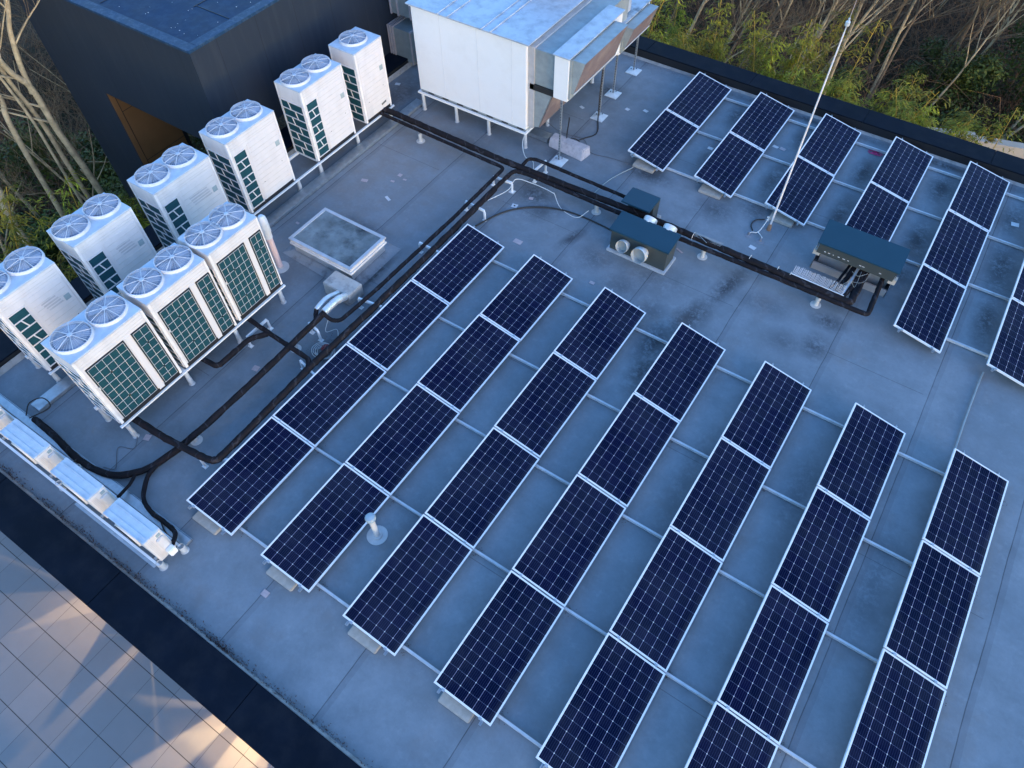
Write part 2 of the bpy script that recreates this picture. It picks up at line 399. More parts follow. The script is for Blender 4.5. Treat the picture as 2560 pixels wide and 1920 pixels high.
# ------------------------------------------------------------------ camera, world, light
cam = bpy.data.objects.new('camera', bpy.data.cameras.new('camera')); C.objects.link(cam); sc.camera = cam
cam.data.sensor_width = 36; cam.data.lens = 36*1778.547/2560; cam.data.clip_end = 2000; cam.data.clip_start = .1
rm = Matrix.Rotation(.602659, 4, 'Z') @ Matrix.Rotation(.617263, 4, 'X') @ Matrix.Rotation(-.018088, 4, 'Z')
cam.matrix_world = Matrix.Translation((7.45297, -3.281648, 10.947957)) @ rm
w = bpy.data.worlds.new('World'); sc.world = w; w.use_nodes = True
nt = w.node_tree; bg = nt.nodes['Background']
sky = nt.nodes.new('ShaderNodeTexSky'); sky.sky_type = 'NISHITA'; sky.sun_disc = False
SUN_EL, SUN_ROT = R(4.0), R(116)
sky.sun_elevation = SUN_EL; sky.sun_rotation = SUN_ROT; sky.ozone_density = 2.0; sky.dust_density = .6; sky.air_density = 1.3; sky.altitude = 100
tint = nt.nodes.new('ShaderNodeMix'); tint.data_type = 'RGBA'; tint.blend_type = 'MULTIPLY'; tint.inputs[0].default_value = 1
nt.links.new(sky.outputs[0], tint.inputs[6]); tint.inputs[7].default_value = (.52, .73, 1.12, 1); nt.links.new(tint.outputs[2], bg.inputs[0]); bg.inputs[1].default_value = .15
sun = bpy.data.objects.new('sun', bpy.data.lights.new('sun', 'SUN')); C.objects.link(sun)
sun.data.energy = .30; sun.data.angle = R(60); sun.data.color = (1, .80, .70)
SE = R(5)
d = Vector((math.sin(SUN_ROT)*math.cos(SE), math.cos(SUN_ROT)*math.cos(SE), math.sin(SE)))
sun.rotation_euler = d.to_track_quat('Z', 'Y').to_euler(); sun.location = (20, -15, 15)
sc.view_settings.view_transform = 'Standard'; sc.view_settings.look = 'None'; sc.view_settings.exposure = 3.1; sc.view_settings.gamma = 1

# ------------------------------------------------------------------ the roof itself
RX0, RX1, RY0, RY1 = -5.34, 13.4, -3.36, 14.35
me = MB(); n = 1
roof = struct(MB().poly([(RX0,RY0,0),(RX1,RY0,0),(RX1,RY1,0),(RX0,RY1,0)]).build('roof_surface', 'roof'))
up = MB(); up.prism([(RX0,RY1,.001),(RX0,RY1-.09,.004),(RX0,RY1-.012,.035),(RX0,RY1,.035)], (RX1-RX0,0,0))
up.prism([(RX0,RY0,.001),(RX0,RY0+.05,.004),(RX0,RY0+.012,.05),(RX0,RY0,.05)], (RX1-RX0,0,0))
up.prism([(RX0,RY0+.1,.001),(RX0+.08,RY0+.1,.004),(RX0+.012,RY0+.1,.10),(RX0,RY0+.1,.10)], (0,RY1-RY0-.2,0))
struct(up.build('roof_upstand', simple('upstand_membrane', (.34,.33,.32), .75, 0, .12, 5, (.12,.10,.09), .5, 6)))
# parapets
def parapet(x0, x1, y0, y1, label, top=.21):
    t = thing('parapet', label, 'parapet', ((x0+x1)/2, (y0+y1)/2, -7))
    MB().box(x0+.01, x1-.01, y0+.01, y1-.01, -.33, top-.03).build('inner_wall', 'black', t)
    cp_ = MB(); along = (x1-x0) > (y1-y0); a_ = x0 if along else y0; e_ = x1 if along else y1
    while a_ < e_-.01:
        b_ = min(a_+3.0, e_)
        if along: cp_.box(a_+.003, b_-.003, y0, y1, top-.03, top)
        else: cp_.box(x0, x1, a_+.003, b_-.003, top-.03, top)
        a_ = b_
    cp_.build('coping', 'coping', t, bevel=.006)
    return t
parapet(-6.0, 14.1, RY1, RY1+.62, 'long dark parapet between the far solar panels and the bamboo', .25)
parapet(-6.0, 14.1, RY0-.65, RY0, 'dark flat topped parapet between the roof and the tiled terrace below')
parapet(-6.0, RX0, RY0, RY1, 'dark parapet behind the back row of white air conditioning units')
parapet(RX1, 14.1, RY0, RY1, 'dark parapet on the far right side of the solar panel roof')
# body of the building below the roof
t = thing('main_building', 'dark clad building that carries the solar panel roof', 'building', (4,5,-7))
b = MB(); b.box(-5.97, 14.07, -1.0, 14.97, -7, -.35); b.build('lower_storeys', 'clad', t)
b = MB(); WZ0, WZ1 = -2.95, -1.35
wins = [(-2.45,-1.65), (-.85,-.6), (1.45,1.85), (1.95,2.65), (3.1,3.9)]
xs = [-5.97]+[v for w_ in wins for v in w_]+[14.07]
for i in range(0, len(xs), 2): b.box(xs[i], xs[i+1], -3.99, -3.84, WZ0, WZ1)
b.box(-5.97, 14.07, -3.99, -3.84, WZ1, -.04); b.box(-5.97, 14.07, -3.99, -3.84, -7, WZ0)
b.build('terrace_wall', 'clad', t)
for a, c_ in wins:
    f = MB(); f.box(a, a+.05, -3.95, -3.88, WZ0, WZ1).box(c_-.05, c_, -3.95, -3.88, WZ0, WZ1).box(a+.05, c_-.05, -3.95, -3.88, WZ1-.05, WZ1)
    f.build('window_frame', 'black', t)
b = MB(); b.box(-5.9, 14.0, -3.83, -1.01, -.33, -.30).box(-5.9, 14.0, -3.83, -1.01, -3.02, -2.97).box(-5.95, -5.9, -3.83, -1.01, -2.97, -.33).box(14.0, 14.05, -3.83, -1.01, -2.97, -.33)
b.build('interior', 'insidewall', t)
# lit lamps inside, whose light falls through the windows on the terrace
def lamp(x, y, z, e, size=.12, col=(1,.62,.30)):
    l = bpy.data.objects.new('room_lamp', bpy.data.lights.new('room_lamp', 'POINT')); C.objects.link(l)
    l.location = (x,y,z); l.data.energy = e; l.data.shadow_soft_size = size; l.data.color = col
    return l
lamp(1.95, -2.9, -.72, 95, .04); lamp(2.6, -3.4, -.6, 45, .04); lamp(.2, -3.3, -.8, 22, .06); lamp(-2.0, -3.0, -.85, 34, .04); lamp(-.7, -2.7, -.8, 42, .04)

# terrace, ground
struct(MB().poly([(-30,-16,-3),(16,-16,-3),(16,-4.0,-3),(-30,-4.0,-3)]).build('terrace', 'tiles'))
g = MB(); NX = 70
for i in range(NX+1):
    for j in range(NX+1):
        x = -400+i*800/NX if i in (0,NX) else -60+(i-1)*110/(NX-2); y = -400 if j == 0 else (400 if j == NX else -40+(j-1)*120/(NX-2))
        h = -7.0 + (.35*math.sin(x*.35+1)*math.cos(y*.3) + .2*math.sin(x*.9+y*.7) if (y > 17 or x < -8) else 0)
        g.v.append((x,y,h))
for i in range(NX):
    for j in range(NX): a = i*(NX+1)+j; g.f.append((a, a+NX+1, a+NX+2, a+1))
struct(g.build('ground', 'ground', smooth=True))

# ------------------------------------------------------------------ solar panels
TILT = math.atan2(.3415-.1474, .9674)
panel = thing('solar_panel', 'x', 'solar panel', (0,0,0), 'solar panels')
f = MB(); fw, ft = .026, .036
f.box(0, PW, 0, fw, -ft, 0).box(0, PW, PL-fw, PL, -ft, 0).box(0, fw, fw, PL-fw, -ft, 0).box(PW-fw, PW, fw, PL-fw, -ft, 0)
f.build('frame', 'alu', panel)
MB().box(fw*.6, PW-fw*.6, fw*.6, PL-fw*.6, -.010, -.004).build('cell_sheet', 'cells', panel)
for cx in (.17, .81):
    MB().box(cx-.022, cx+.022, -.021, .012, -.03, .005).build('clamp', 'galv', panel)
for cx in (.13, .85):      # end brackets, only kept where a row ends
    k = MB(); k.box(cx-.02, cx+.02, -.075, .0, -.045, -.03).box(cx-.02, cx-.012, -.075, -.02, -.03, .0).box(cx+.012, cx+.02, -.075, -.02, -.03, .0)
    k.build('end_bracket', 'galv', panel)
for cx in (.16, .80):
    k = MB(); k.box(cx-.016, cx+.016, PL, PL+.05, -.02, -.008).box(cx-.016, cx-.008, PL, PL+.05, -.008, .012)
    k.build('top_bracket', 'galv', panel)
rows1 = ['first', 'second', 'third', 'fourth', 'fifth', 'sixth', 'seventh']
pos1 = {2: 'top panel', 1: 'second panel from the top', 0: 'third panel from the top', -1: 'lowest panel'}
used = False
def put(x, y, label, first, last):
    skip = ([] if first else ['end_bracket'])+([] if last else ['top_bracket'])
    o = dup(panel, (x+random.uniform(-.004,.004), y+random.uniform(-.003,.003), .3415), label, rot=(random.uniform(-.002,.002), TILT+random.uniform(-.006,.006), random.uniform(-.0015,.0015)), skip=skip)
    return o
RXS = [k*1.7084 for k in range(7)]
for k, x in enumerate(RXS):
    side = {0: ' (leftmost)', 6: ' (rightmost)'}.get(k, ' from the left')
    for j in (2, 1, 0, -1):
        y = j*1.99+.012
        if k == 6 and j == -1: continue
        put(x, y, '%s in the %s row%s, near array' % (pos1[j], rows1[k], side), j == -1, j == 2)
FX = [1.7064+k*1.7167 for k in range(6)]
for k, x in enumerate(FX):
    cnt = 3 if k >= 4 else 2
    nm = ['leftmost', 'second', 'third', 'fourth', 'fifth', 'rightmost'][k]
    for j in range(cnt):
        y = 14.0873-(j+1)*1.99+.012
        w_ = {0: 'top panel beside the far parapet', 1: 'lower panel' if cnt == 2 else 'middle panel', 2: 'lowest panel'}[j]
        put(x, y, '%s in the %s row of the far array' % (w_, nm), j == cnt-1, j == 0)
for c in list(kids(panel)): bpy.data.objects.remove(c)
bpy.data.objects.remove(panel)

# mounting rails under the rows, with posts
def rail(y, x0, x1, xs_, label, z=.03):
    t = thing('mounting_rail', label, 'rail', (x0, y, 0), 'mounting rails of the solar panels')
    m = MB(); x = x0
    while x < x1-.01:
        e = min(x+3.42, x1); m.box(x+.004, e-.004, y-.018, y+.018, z, z+.04).box(x+.004, e-.004, y-.023, y+.023, z-.008, z); x = e
    m.build('channel', simple_once('rail_alloy', (.50,.52,.55)), t)
    for px in xs_:
        k = MB(); k.box(px+.10, px+.135, y-.015, y+.015, z+.045, .27).box(px+.80, px+.83, y-.015, y+.015, z+.045, .135)
        k.box(px+.02, px+.06, y-.05, y+.05, .0, z-.008).box(px+.7, px+.8, y-.05, y+.05, .0, z-.008)
        k.build('post', 'galv', t)
    return t
for y, lab, lo, hi in [(-1.79,'lowest long rail crossing under the near ends of the large array',0,6),(.03,'second long rail from the bottom of the large array',0,6),(1.88,'middle long rail crossing under the large array',0,6),
               (3.66,'second long rail from the top of the large array',0,6),(5.57,'top long rail crossing under the far ends of the large array',0,6)]:
    rail(y, RXS[lo]+.05, RXS[hi]+.95, RXS[lo:hi+1], lab)
rail(13.77, FX[0]+.05, FX[5]+.95, FX, 'rail of the far array that runs beside the far parapet')
rail(12.08, FX[0]+.05, FX[5]+.95, FX, 'middle rail crossing under the far array')
rail(10.38, FX[0]+.05, FX[5]+.95, FX, 'rail of the far array that passes behind the dark pipe hood')
rail(8.65, FX[4]+.05, FX[5]+.95, FX[4:], 'short rail joining the lowest panels of the two right rows of the far array')
# ballast blocks
blk = MB().box(0, .54, 0, .26, 0, .075).build('ballast_block', 'concrete', bevel=.012)
ords = ['first', 'second', 'third', 'fourth', 'fifth']
tag(blk, 'pale concrete block under the near end of the first row of the large array', 'concrete block', 'ballast blocks under the panel rows')
blk.location = (RXS[0]+.13, -2.11, 0)
for k in range(1, 5):
    o = dup(blk, (RXS[k]+.13, -2.11, 0), 'pale concrete block under the near end of the %s row of the large array' % ords[k])
for k, nm in ((0, 'leftmost'), (1, 'second'), (2, 'third')):
    o = dup(blk, (FX[k]+.2, 10.04, 0), 'pale concrete block under the lower end of the %s row of the far array' % nm)

# ------------------------------------------------------------------ white roof top units
def fan(t, cx, cy, z, r=.318):
    cow = MB()
    ring = [(cx+r*math.cos(a), cy+r*math.sin(a)) for a in [2*math.pi*k/40 for k in range(41)]]
    cow.lathe(cx, cy, [(r+.018, z), (r+.008, z+.055), (r-.004, z+.058), (r-.012, z+.045), (r-.012, z+.004)], 40)
    cow.f.pop()
    c = cow.build('fan_cowl', simple_once('cowl', (.58,.61,.66)), t, smooth=True)
    well = MB().lathe(cx, cy, [(r-.014, z+.008), (.001, z+.006)], 32).build('fan_well', simple_once('fan_well', (.17,.22,.31)), t)
    bl = MB()
    bp_ = random.uniform(0, 1.5)
    for k in range(4):
        a0 = k*math.pi/2+bp_
        for s_ in range(6):
            a, b_ = a0+s_*.17, a0+(s_+1)*.17; z1, z2 = z+.012+s_*.003, z+.012+(s_+1)*.003
            bl.poly([(cx+.05*math.cos(a), cy+.05*math.sin(a), z1), (cx+(r-.03)*math.cos(a), cy+(r-.03)*math.sin(a), z1), (cx+(r-.03)*math.cos(b_), cy+(r-.03)*math.sin(b_), z2), (cx+.05*math.cos(b_), cy+.05*math.sin(b_), z2)])
    bl.build('fan_blades', simple_once('fan_blade', (.30,.34,.44)), well)
    gd = MB(); ph_ = random.uniform(0, 1.5)
    dome = lambda q: z+.062+.03*(1-(q/r)**2)
    for k in range(8):
        a = 2*math.pi*k/8+ph_
        gd.tube([(cx+q*math.cos(a), cy+q*math.sin(a), dome(q)+.002) for q in (.02, r*.5, r)], .0065, 4)
    for k in range(40):
        a = 2*math.pi*k/40+.1
        gd.tube([(cx+q*math.cos(a), cy+q*math.sin(a), dome(q)) for q in (.10, r*.6, r)], .0020, 3, False)
        if k % 2: gd.tube([(cx+q*math.cos(a), cy+q*math.sin(a), z_) for q, z_ in ((r-.004, dome(r)), (r-.006, z+.03))], .005, 3, False)
    for q in [.06+.018*i for i in range(13)]:
        gd.tube([(cx+q*math.cos(2*math.pi*k/28), cy+q*math.sin(2*math.pi*k/28), dome(q)) for k in range(29)], .0016, 3, False)
    gd.lathe(cx, cy, [(.045, dome(0)-.006), (.04, dome(0)+.006), (.001, dome(0)+.008)], 12)
    gd.build('fan_guard', simple_once('guard_wire', (.52,.56,.62)), t)

def brick_side(t, x0, x1, y, z0, z1, flip=False):   # slotted side panel facing -y
    ins = MB().box(x0+.05, x1-.05, y-.004, y+.02, z0+.04, z1-.38).build('side_coil', 'teal', t)
    m = MB(); W = x1-x0-.10; H = (z1-.38)-(z0+.04); rows = 7; ph = H/rows
    for i in range(rows+1): m.obox(((x0+x1)/2, y-.011, z0+.04+i*ph), (W, .013, .020))
    m.box(x0+.045, x0+.065, y-.018, y-.006, z0+.03, z1-.37).box(x1-.065, x1-.045, y-.018, y-.006, z0+.03, z1-.37)
    for i in range(rows):
        f_ = .62 if (i % 2) else .38; xx = x0+.05+W*f_; zc = z0+.04+(i+.5)*ph
        m.add([(xx-.035, y-.017, zc+ph/2), (xx-.015, y-.017, zc+ph/2), (xx+.03, y-.017, zc-ph/2), (xx+.01, y-.017, zc-ph/2),
               (xx-.035, y-.005, zc+ph/2), (xx-.015, y-.005, zc+ph/2), (xx+.03, y-.005, zc-ph/2), (xx+.01, y-.005, zc-ph/2)],
              [(0,1,2,3), (7,6,5,4), (0,4,5,1), (1,5,6,2), (2,6,7,3), (3,7,4,0)])
    m.build('side_guard', 'cream', t)

def cabinet(name, x0, x1, y0, y1, z0, z1, label, group):
    t = thing(name, label, 'air conditioner', ((x0+x1)/2, (y0+y1)/2, 0), group)
    MB().box(x0, x1, y0, y1, z0+.095, z1-.03).build('cabinet', 'cream', t, bevel=.008)
    MB().box(x0-.006, x1+.006, y0-.006, y1+.006, z1-.03, z1).build('top_plate', simple_once('unit_top_sky_tint', (.50,.56,.63)), t, bevel=.006)  # bluer than the cabinet: sky light put into the top's colour
    MB().box(x0+.012, x1-.003, y0+.012, y1-.012, z0, z0+.095).build('base', 'black', t)
    for xx, yy in ((x0,y0),(x1,y0),(x0,y1),(x1,y1)):
        sx = 1 if xx == x1 else -1; sy = 1 if yy == y1 else -1
        MB().obox((xx-sx*.022, yy-sy*.022, (z0+z1)/2-.005), (.052, .052, z1-z0-.055)).build('corner_post', simple_once('unit_post', (.77,.745,.73)), t, bevel=.004)
    return t
def front_unit(y0, y1, label, z0=.43, z1=2.2):
    x0, x1 = -2.765, -2.0
    t = cabinet('rooftop_air_conditioner', x0, x1, y0, y1, z0, z1, label, 'white units whose coil side faces the panels')
    W = y1-y0; X = x1
    def grille(a, b_, cols):
        ys, ye = y0+a*W, y0+b_*W; zb, zt = z0+.13, z1-.30
        p = MB().box(X-.02, X+.004, ys-.02, ye+.02, zb-.02, zt+.02).build('coil', 'teal', t)
        f_ = MB()
        f_.box(X+.004, X+.02, ys-.026, ys-.016, zb-.02, zt+.026).box(X+.004, X+.02, ye+.016, ye+.026, zb-.02, zt+.026).box(X+.004, X+.02, ys-.026, ye+.026, zt+.018, zt+.028)
        f_.build('coil_frame', 'black', p)
        gr = MB(); rows = 8
        for i in range(cols+1): yy = ys+(ye-ys)*i/cols; gr.bar((X+.018, yy, zb), (X+.018, yy, zt), .0065)
        for i in range(rows+1): zz = zb+(zt-zb)*i/rows; gr.bar((X+.020, ys, zz), (X+.020, ye, zz), .0065)
        gr.build('wire_guard', 'whiteplastic', p)
        for fz in (.25, .75):
            k = MB(); yy = ys+(ye-ys)*(2 if cols > 3 else 1)/cols; zz = zb+(zt-zb)*fz; k.obox((X+.024, yy, zz), (.008, .03, .03), (R(45),0,0)); k.build('guard_clip', 'black', p)
    grille(.085, .595, 5); grille(.745, .945, 2)
    pl = MB().box(X-.005, X+.008, y0+.635*W, y0+.715*W, z0+.06, z1-.27).build('centre_panel', 'cream', t)
    rb = MB()
    for zz in (z1-.09, z1-.16, z1-.22): rb.box(X, X+.004, y0+.06, y1-.06, zz, zz+.008)
    rb.build('rib', simple_once('rib_shade', (.62,.60,.58)), t)
    brick_side(t, x0, x1, y0, z0, z1)
    k = MB().box(X+.004, X+.022, y0+.06, y0+.10, z0+.98, z0+1.04).build('handle', 'whiteplastic', t)
    cy = (y0+y1)/2; o_ = min(.335, W/2-.30)
    fan(t, -2.42, cy-o_, z1); fan(t, -2.42, cy+o_, z1)
    return t
front_unit(-1.605, -.25, 'white twin fan unit nearest the camera, green coil grille facing the panels')
front_unit(-.14, 1.11, 'white twin fan unit in the middle of the front row, between two alike')
front_unit(1.20, 2.37, 'white twin fan unit beside the sunset tinted vent pipe, end of the front row', z1=2.23, z0=.45)

def back_unit(y0, y1, label, fans=2, z0=.36, z1=2.17, vent=False):
    x0, x1 = -4.915, -4.15
    t = cabinet('rooftop_air_conditioner', x0, x1, y0, y1, z0, z1, label, 'white units of the back row')
    X = x1; W = y1-y0
    if fans == 2:
        ya, yb = y0+.075, y0+.385; zb, zt = .47, 1.83
        MB().box(X-.02, X+.003, ya-.005, yb+.005, zb, zt).build('coil_opening', 'teal', t)
        m = MB(); ph = (zt-zb)/7
        m.box(X+.002, X+.012, ya-.02, ya, zb-.02, zt+.02).box(X+.002, X+.012, yb, yb+.02, zb-.02, zt+.02)
        for i in range(8): m.box(X+.002, X+.0125, ya, yb, zb+i*ph-.011, zb+i*ph+.011)
        for i in range(1, 7, 2):
            zc = zb+(i+.5)*ph; ym = (ya+yb)/2; s_ = .03
            m.prism([(X+.002, ym-s_-.012, zc+ph/2), (X+.002, ym-s_+.012, zc+ph/2), (X+.002, ym+s_+.012, zc-ph/2), (X+.002, ym+s_-.012, zc-ph/2)], (.0095,0,0))
        m.build('opening_guard', 'cream', t)
        ys = y0+.45
    else: ys = y0+.07
    d_ = MB().box(X, X+.008, ys, y1-.05, z0+.10, z1-.28).build('service_panel', 'cream', t, bevel=.003)
    rb = MB()
    for i in range(11):
        zz = z1-.40-i*.115
        if zz > z0+.15: rb.box(X+.008, X+.0115, ys+.04, y1-.10, zz, zz+.012)
    for zz in (z1-.10, z1-.17, z1-.22): rb.box(X, X+.0035, y0+.06, y1-.07, zz, zz+.008)
    rb.build('rib', simple_once('rib_shade', (.62,.60,.58)), d_)
    if vent:
        v_ = MB()
        for i in range(4): v_.box(X+.0115, X+.0135, ys+.16+.02*i, y1-.30+.02*i-.02, z1-.56-i*.06, z1-.53-i*.06)
        v_.build('louvre', simple_once('louvre_shade', (.52,.51,.52)), d_)
    MB().box(X+.008, X+.014, y1-.22, y1-.11, 1.42, 1.54).build('sticker', 'sticker', d_)
    for yy, zz in ((y1-.2, 1.03), (ys+.12, .86)): MB().box(X+.008, X+.013, yy, yy+.014, zz, zz+.014).build('screw', 'black', d_)
    if fans == 1: MB().obox((X+.012, y1-.27, .60), (.01, .17, .05), (R(8),0,0)).build('badge', 'darkglass', d_, bevel=.004)
    brick_side(t, x0, x1, y0, z0, z1)
    if fans == 2:
        cy = (y0+y1)/2
        fan(t, -4.59, cy-.335, z1); fan(t, -4.59, cy+.335, z1)
    else: fan(t, -4.59, (y0+y1)/2+.02, z1)
    return t
back_unit(-1.58, -.365, 'white twin fan unit cut by the left photo edge, nearest of the back row', vent=True, z1=2.19)
back_unit(.045, 1.29, 'white twin fan unit second from the left in the back row, bamboo right behind it', vent=True, z1=2.22)
back_unit(1.79, 3.165, 'white twin fan unit in front of the brown tower opening, middle of the back row', vent=True)
back_unit(3.595, 4.955, 'white twin fan unit in the back row standing before the corner of the dark tower')
back_unit(5.74, 7.06, 'white twin fan unit in the back row directly left of the narrow single fan unit')
t1f = back_unit(7.49, 8.44, 'narrow white single fan unit at the right end of the back row', fans=1)

# stands of the units: white steel frames on pipe legs
def pipe_leg(t, x, y, z1, r=.042, mat='whiteplastic'):
    m = MB(); m.lathe(x, y, [(r*1.45, .0), (r*1.4, .008), (r*1.12, .014), (r*1.12, .17), (r, .175), (r, z1)], 14)
    m.build('leg', mat, t, smooth=True)
def stand(label, x0, x1, y0, y1, legs, z, cross):
    t = thing('unit_stand', label, 'steel stand', ((x0+x1)/2, y0, 0))
    m = MB(); m.box(x1-.035, x1+.012, y0, y1, z-.035, z-.003).box(x0, x0+.05, y0, y1, z-.06, z-.003)
    for yy in cross: m.box(x0+.05, x1-.035, yy-.025, yy+.025, z-.055, z-.006)
    m.build('frame', 'white', t)
    for (x, y) in legs: pipe_leg(t, x, y, z-.06)
    return t
stand('white steel stand on pipe legs under the front row of units', -2.74, -1.985, -1.66, 2.40, [(-1.99,-1.56),(-2.7,-1.6),(-2.04,-.2),(-2.7,-.2),(-2.02,1.03),(-2.7,1.03),(-2.04,2.26),(-2.7,2.26)], .43, (-1.5,-.2,1.0,2.2))
stand('long white steel stand under the back row of units', -4.89, -4.13, -1.62, 8.50, [(-4.2,y) for y in (-1.56,-.3,.9,2.2,3.6,5.05,5.78,7.12,8.40)]+[(-4.85,y) for y in (-1.56,.9,3.6,5.05,7.12,8.40)], .36, (-1.5,0.0,1.3,1.8,3.1,3.7,4.9,5.8,7.0,8.3))

# ------------------------------------------------------------------ plant room box with ducts
t = thing('plant_box', 'large white panelled plant box with a pale blue sheet roof', 'ventilation unit', (-2.2, 10.6, 0))
X0, X1, Y0, Y1, Z0, Z1 = -3.82, -.61, 9.22, 12.9, .53, 2.62
MB().box(X0, X1, Y0, Y1, Z0, Z1).build('body', 'white', t, bevel=.01)
m = MB()
for xx in (-3.0, -1.95, -1.0): m.box(xx-.004, xx+.004, Y0-.004, Y0, Z0+.01, Z1-.01)
m.build('panel_joint', simple_once('joint_grey', (.62,.63,.65)), t)
r_ = MB(); r_.prism([(X0-.09, Y0-.07, Z1+.045), (X1+.10, Y0-.07, Z1+.045), (X1+.10, Y0-.07, Z1+.075), (X0-.09, Y0-.07, Z1+.075)], (0, Y1-Y0+.14, 0))
rf = r_.build('sheet_roof', 'zinc', t, bevel=.005)
MB().box(X0-.03, X1+.04, Y0-.02, Y1, Z1+.002, Z1+.045).build('roof_trim', 'white', t)
for xx in (-2.98, -2.70, -1.76, -1.52):
    MB().box(xx-.012, xx+.012, Y0-.075, Y1+.07, Z1+.075, Z1+.097).build('standing_seam', 'zinc', rf)
b = MB(); b.box(X0-.05, X1+.03, Y0-.055, Y0-.005, Z0-.10, Z0-.055).box(X0-.05, X1+.03, Y1-.06, Y1, Z0-.10, Z0-.055).box(X0-.05, X0, Y0-.005, Y1-.06, Z0-.10, Z0-.055).box(X1-.02, X1+.03, Y0-.005, Y1-.06, Z0-.10, Z0-.055)
b.build('base_frame', 'white', t)
MB().box(X0+.02, X1-.02, Y0+.015, Y1-.02, Z0-.05, Z0-.002).build('plinth_strip', 'galvdull', t)
m = MB()
for i in range(7): m.box(X0+.25+i*.45, X0+.43+i*.45, Y0+.008, Y0+.014, Z0-.04, Z0-.01)
m.build('slot', 'black', t)
for x, y in ((-3.72,9.18),(-2.69,9.2),(-1.71,9.22),(-.65,9.26),(-.68,10.33),(-3.72,11.0),(-.68,12.6)): pipe_leg(t, x, y, Z0-.10)
# attached duct between box and the outer plenum
m = MB().box(X1+.01, .12, 9.33, 12.6, 1.74, 2.56); d1 = m.build('short_duct', 'galvdull', t, bevel=.004)
m = MB().box(X1+.005, X1+.16, 9.29, 12.7, .60, 2.60); m.build('flange', simple_once('flange_grey', (.42,.41,.42)), t, bevel=.004)
m = MB().prism([(X1+.16, 9.32, .62), (X1+.29, 9.32, .66), (.02, 9.32, 1.60), (X1+.16, 9.32, 1.60)], (0, 2.4, 0)); lh = m.build('lower_hood', 'galvdull', t)
m = MB().prism([(X1+.31, 9.315, .67), (.035, 9.315, 1.60), (.05, 9.315, 1.60), (X1+.32, 9.315, .66)], (0, 2.41, 0)); m.build('hood_mesh', 'mesh', lh)
MB().box(X1+.05, .11, 9.29, 9.33, 1.60, 1.74).build('rubber_joint', 'rubber', t)
MB().box(-1.95, -1.05, 11.2, 12.9, 2.72, 3.2).build('roof_duct', 'zinc', t, bevel=.006)

def plenum(label, x0, x1, y0, y1, z0, z1, hx, hz0, hy1, top, lid):
    t = thing('intake_plenum', label, 'ventilation duct', (x1, y0, 0))
    MB().box(x0, x1, y0, y1, z0, z1).build('box', 'white', t, bevel=.008)
    MB().box(x0-.03, x1+.035, y0-.04, y1+.03, z1+.004, z1+.03).build('lid', lid, t, bevel=.004)
    MB().box(x1+.002, x1+.05, y0+.03, hy1, z0+.06, z1-.03).build('flange', 'galvdull', t)
    m = MB(); a, b_ = x1+.05, hx
    m.add([(a,y0+.06,hz0),(a+.07,y0+.06,hz0),(b_,y0+.06,z1-.02),(a,y0+.06,z1-.02),(a,hy1,hz0),(a+.07,hy1,hz0),(b_,hy1,z1-.02),(a,hy1,z1-.02)],
          [(0,1,2,3),(7,6,5,4),(3,2,6,7),(0,4,5,1),(3,7,4,0)])
    h = m.build('weather_hood', 'galvdull', t)
    MB().prism([(a+.065,y0+.075,hz0+.015),(b_-.01,y0+.075,z1-.03),(b_-.016,y0+.075,z1-.03),(a+.055,y0+.075,hz0+.015)], (0,hy1-y0-.09,0)).build('hood_mesh', 'mesh', h)
    MB().bar((a+.075,y0+.06,hz0), (a+.075,hy1,hz0), .014).build('hood_lip', 'alu', h)
    if top: pass
    return t
pl = plenum('white intake plenum with sloping brown mesh hood beside the large plant box', .12, .48, 9.2, 11.58, 1.66, 2.66, .84, 1.86, 11.15, 0, 'zinc')
pl2 = plenum('lower white intake plenum with dirty lid, farther back above the dark parapet', -.20, .17, 12.25, 13.75, 1.18, 1.92, .47, 1.36, 13.62, 0, 'zincdirty')
MB().box(-.12, .10, 11.6, 12.21, 1.3, 2.0).build('link_duct', 'zincdirty', pl2)
MB().box(-.9, .05, 11.62, 12.9, 2.0, 2.3).build('top_duct', 'zinc', pl2)
def strut(x, y, z1, label):
    t = thing('strut_post', label, 'support post', (x, y, 0), 'galvanised posts under the intake plenums')
    m = MB(); m.box(x-.02, x+.02, y-.02, y-.014, .02, z1).box(x-.02, x-.014, y-.014, y+.02, .02, z1).box(x+.014, x+.02, y-.014, y+.02, .02, z1)
    nf = len(m.f)
    for i in range(int(z1/.07)-1): m.box(x-.006, x+.006, y-.0212, y-.0202, .08+i*.07, .115+i*.07)
    p = m.build('channel', 'galv', t); p.data.materials.append(M['black'])
    for q_ in p.data.polygons[nf:]: q_.material_index = 1
    f_ = MB(); f_.add([(x-.17,y-.17,.004),(x+.17,y-.17,.004),(x+.17,y+.17,.004),(x-.17,y+.17,.004),(x-.17,y-.17,.022),(x+.17,y-.17,.022),(x+.17,y+.17,.022),(x-.17,y+.17,.022),(x,y,.06)],
           [(0,1,5,4),(1,2,6,5),(2,3,7,6),(3,0,4,7),(4,5,8),(5,6,8),(6,7,8),(7,4,8)])
    f_.build('foot_plate', simple_once('bright_galv', (.62,.66,.68)), t)
    h = MB()
    for dx, dy in ((-.09,.02),(.03,.1)): h.lathe(x+dx, y+dy, [(.014,.045),(.014,.062),(.001,.063)], 8)
    h.build('bolt', 'black', t)
strut(.33, 9.24, 1.66, 'galvanised post on a square foot nearest the foil wrapped duct end')
strut(.26, 11.33, 1.66, 'second galvanised post from the front, a black cable running down it')
strut(.075, 12.40, 1.20, 'third galvanised post from the front, under the farther plenum')
strut(.02, 13.65, 1.20, 'rearmost galvanised post nearest the dark parapet')

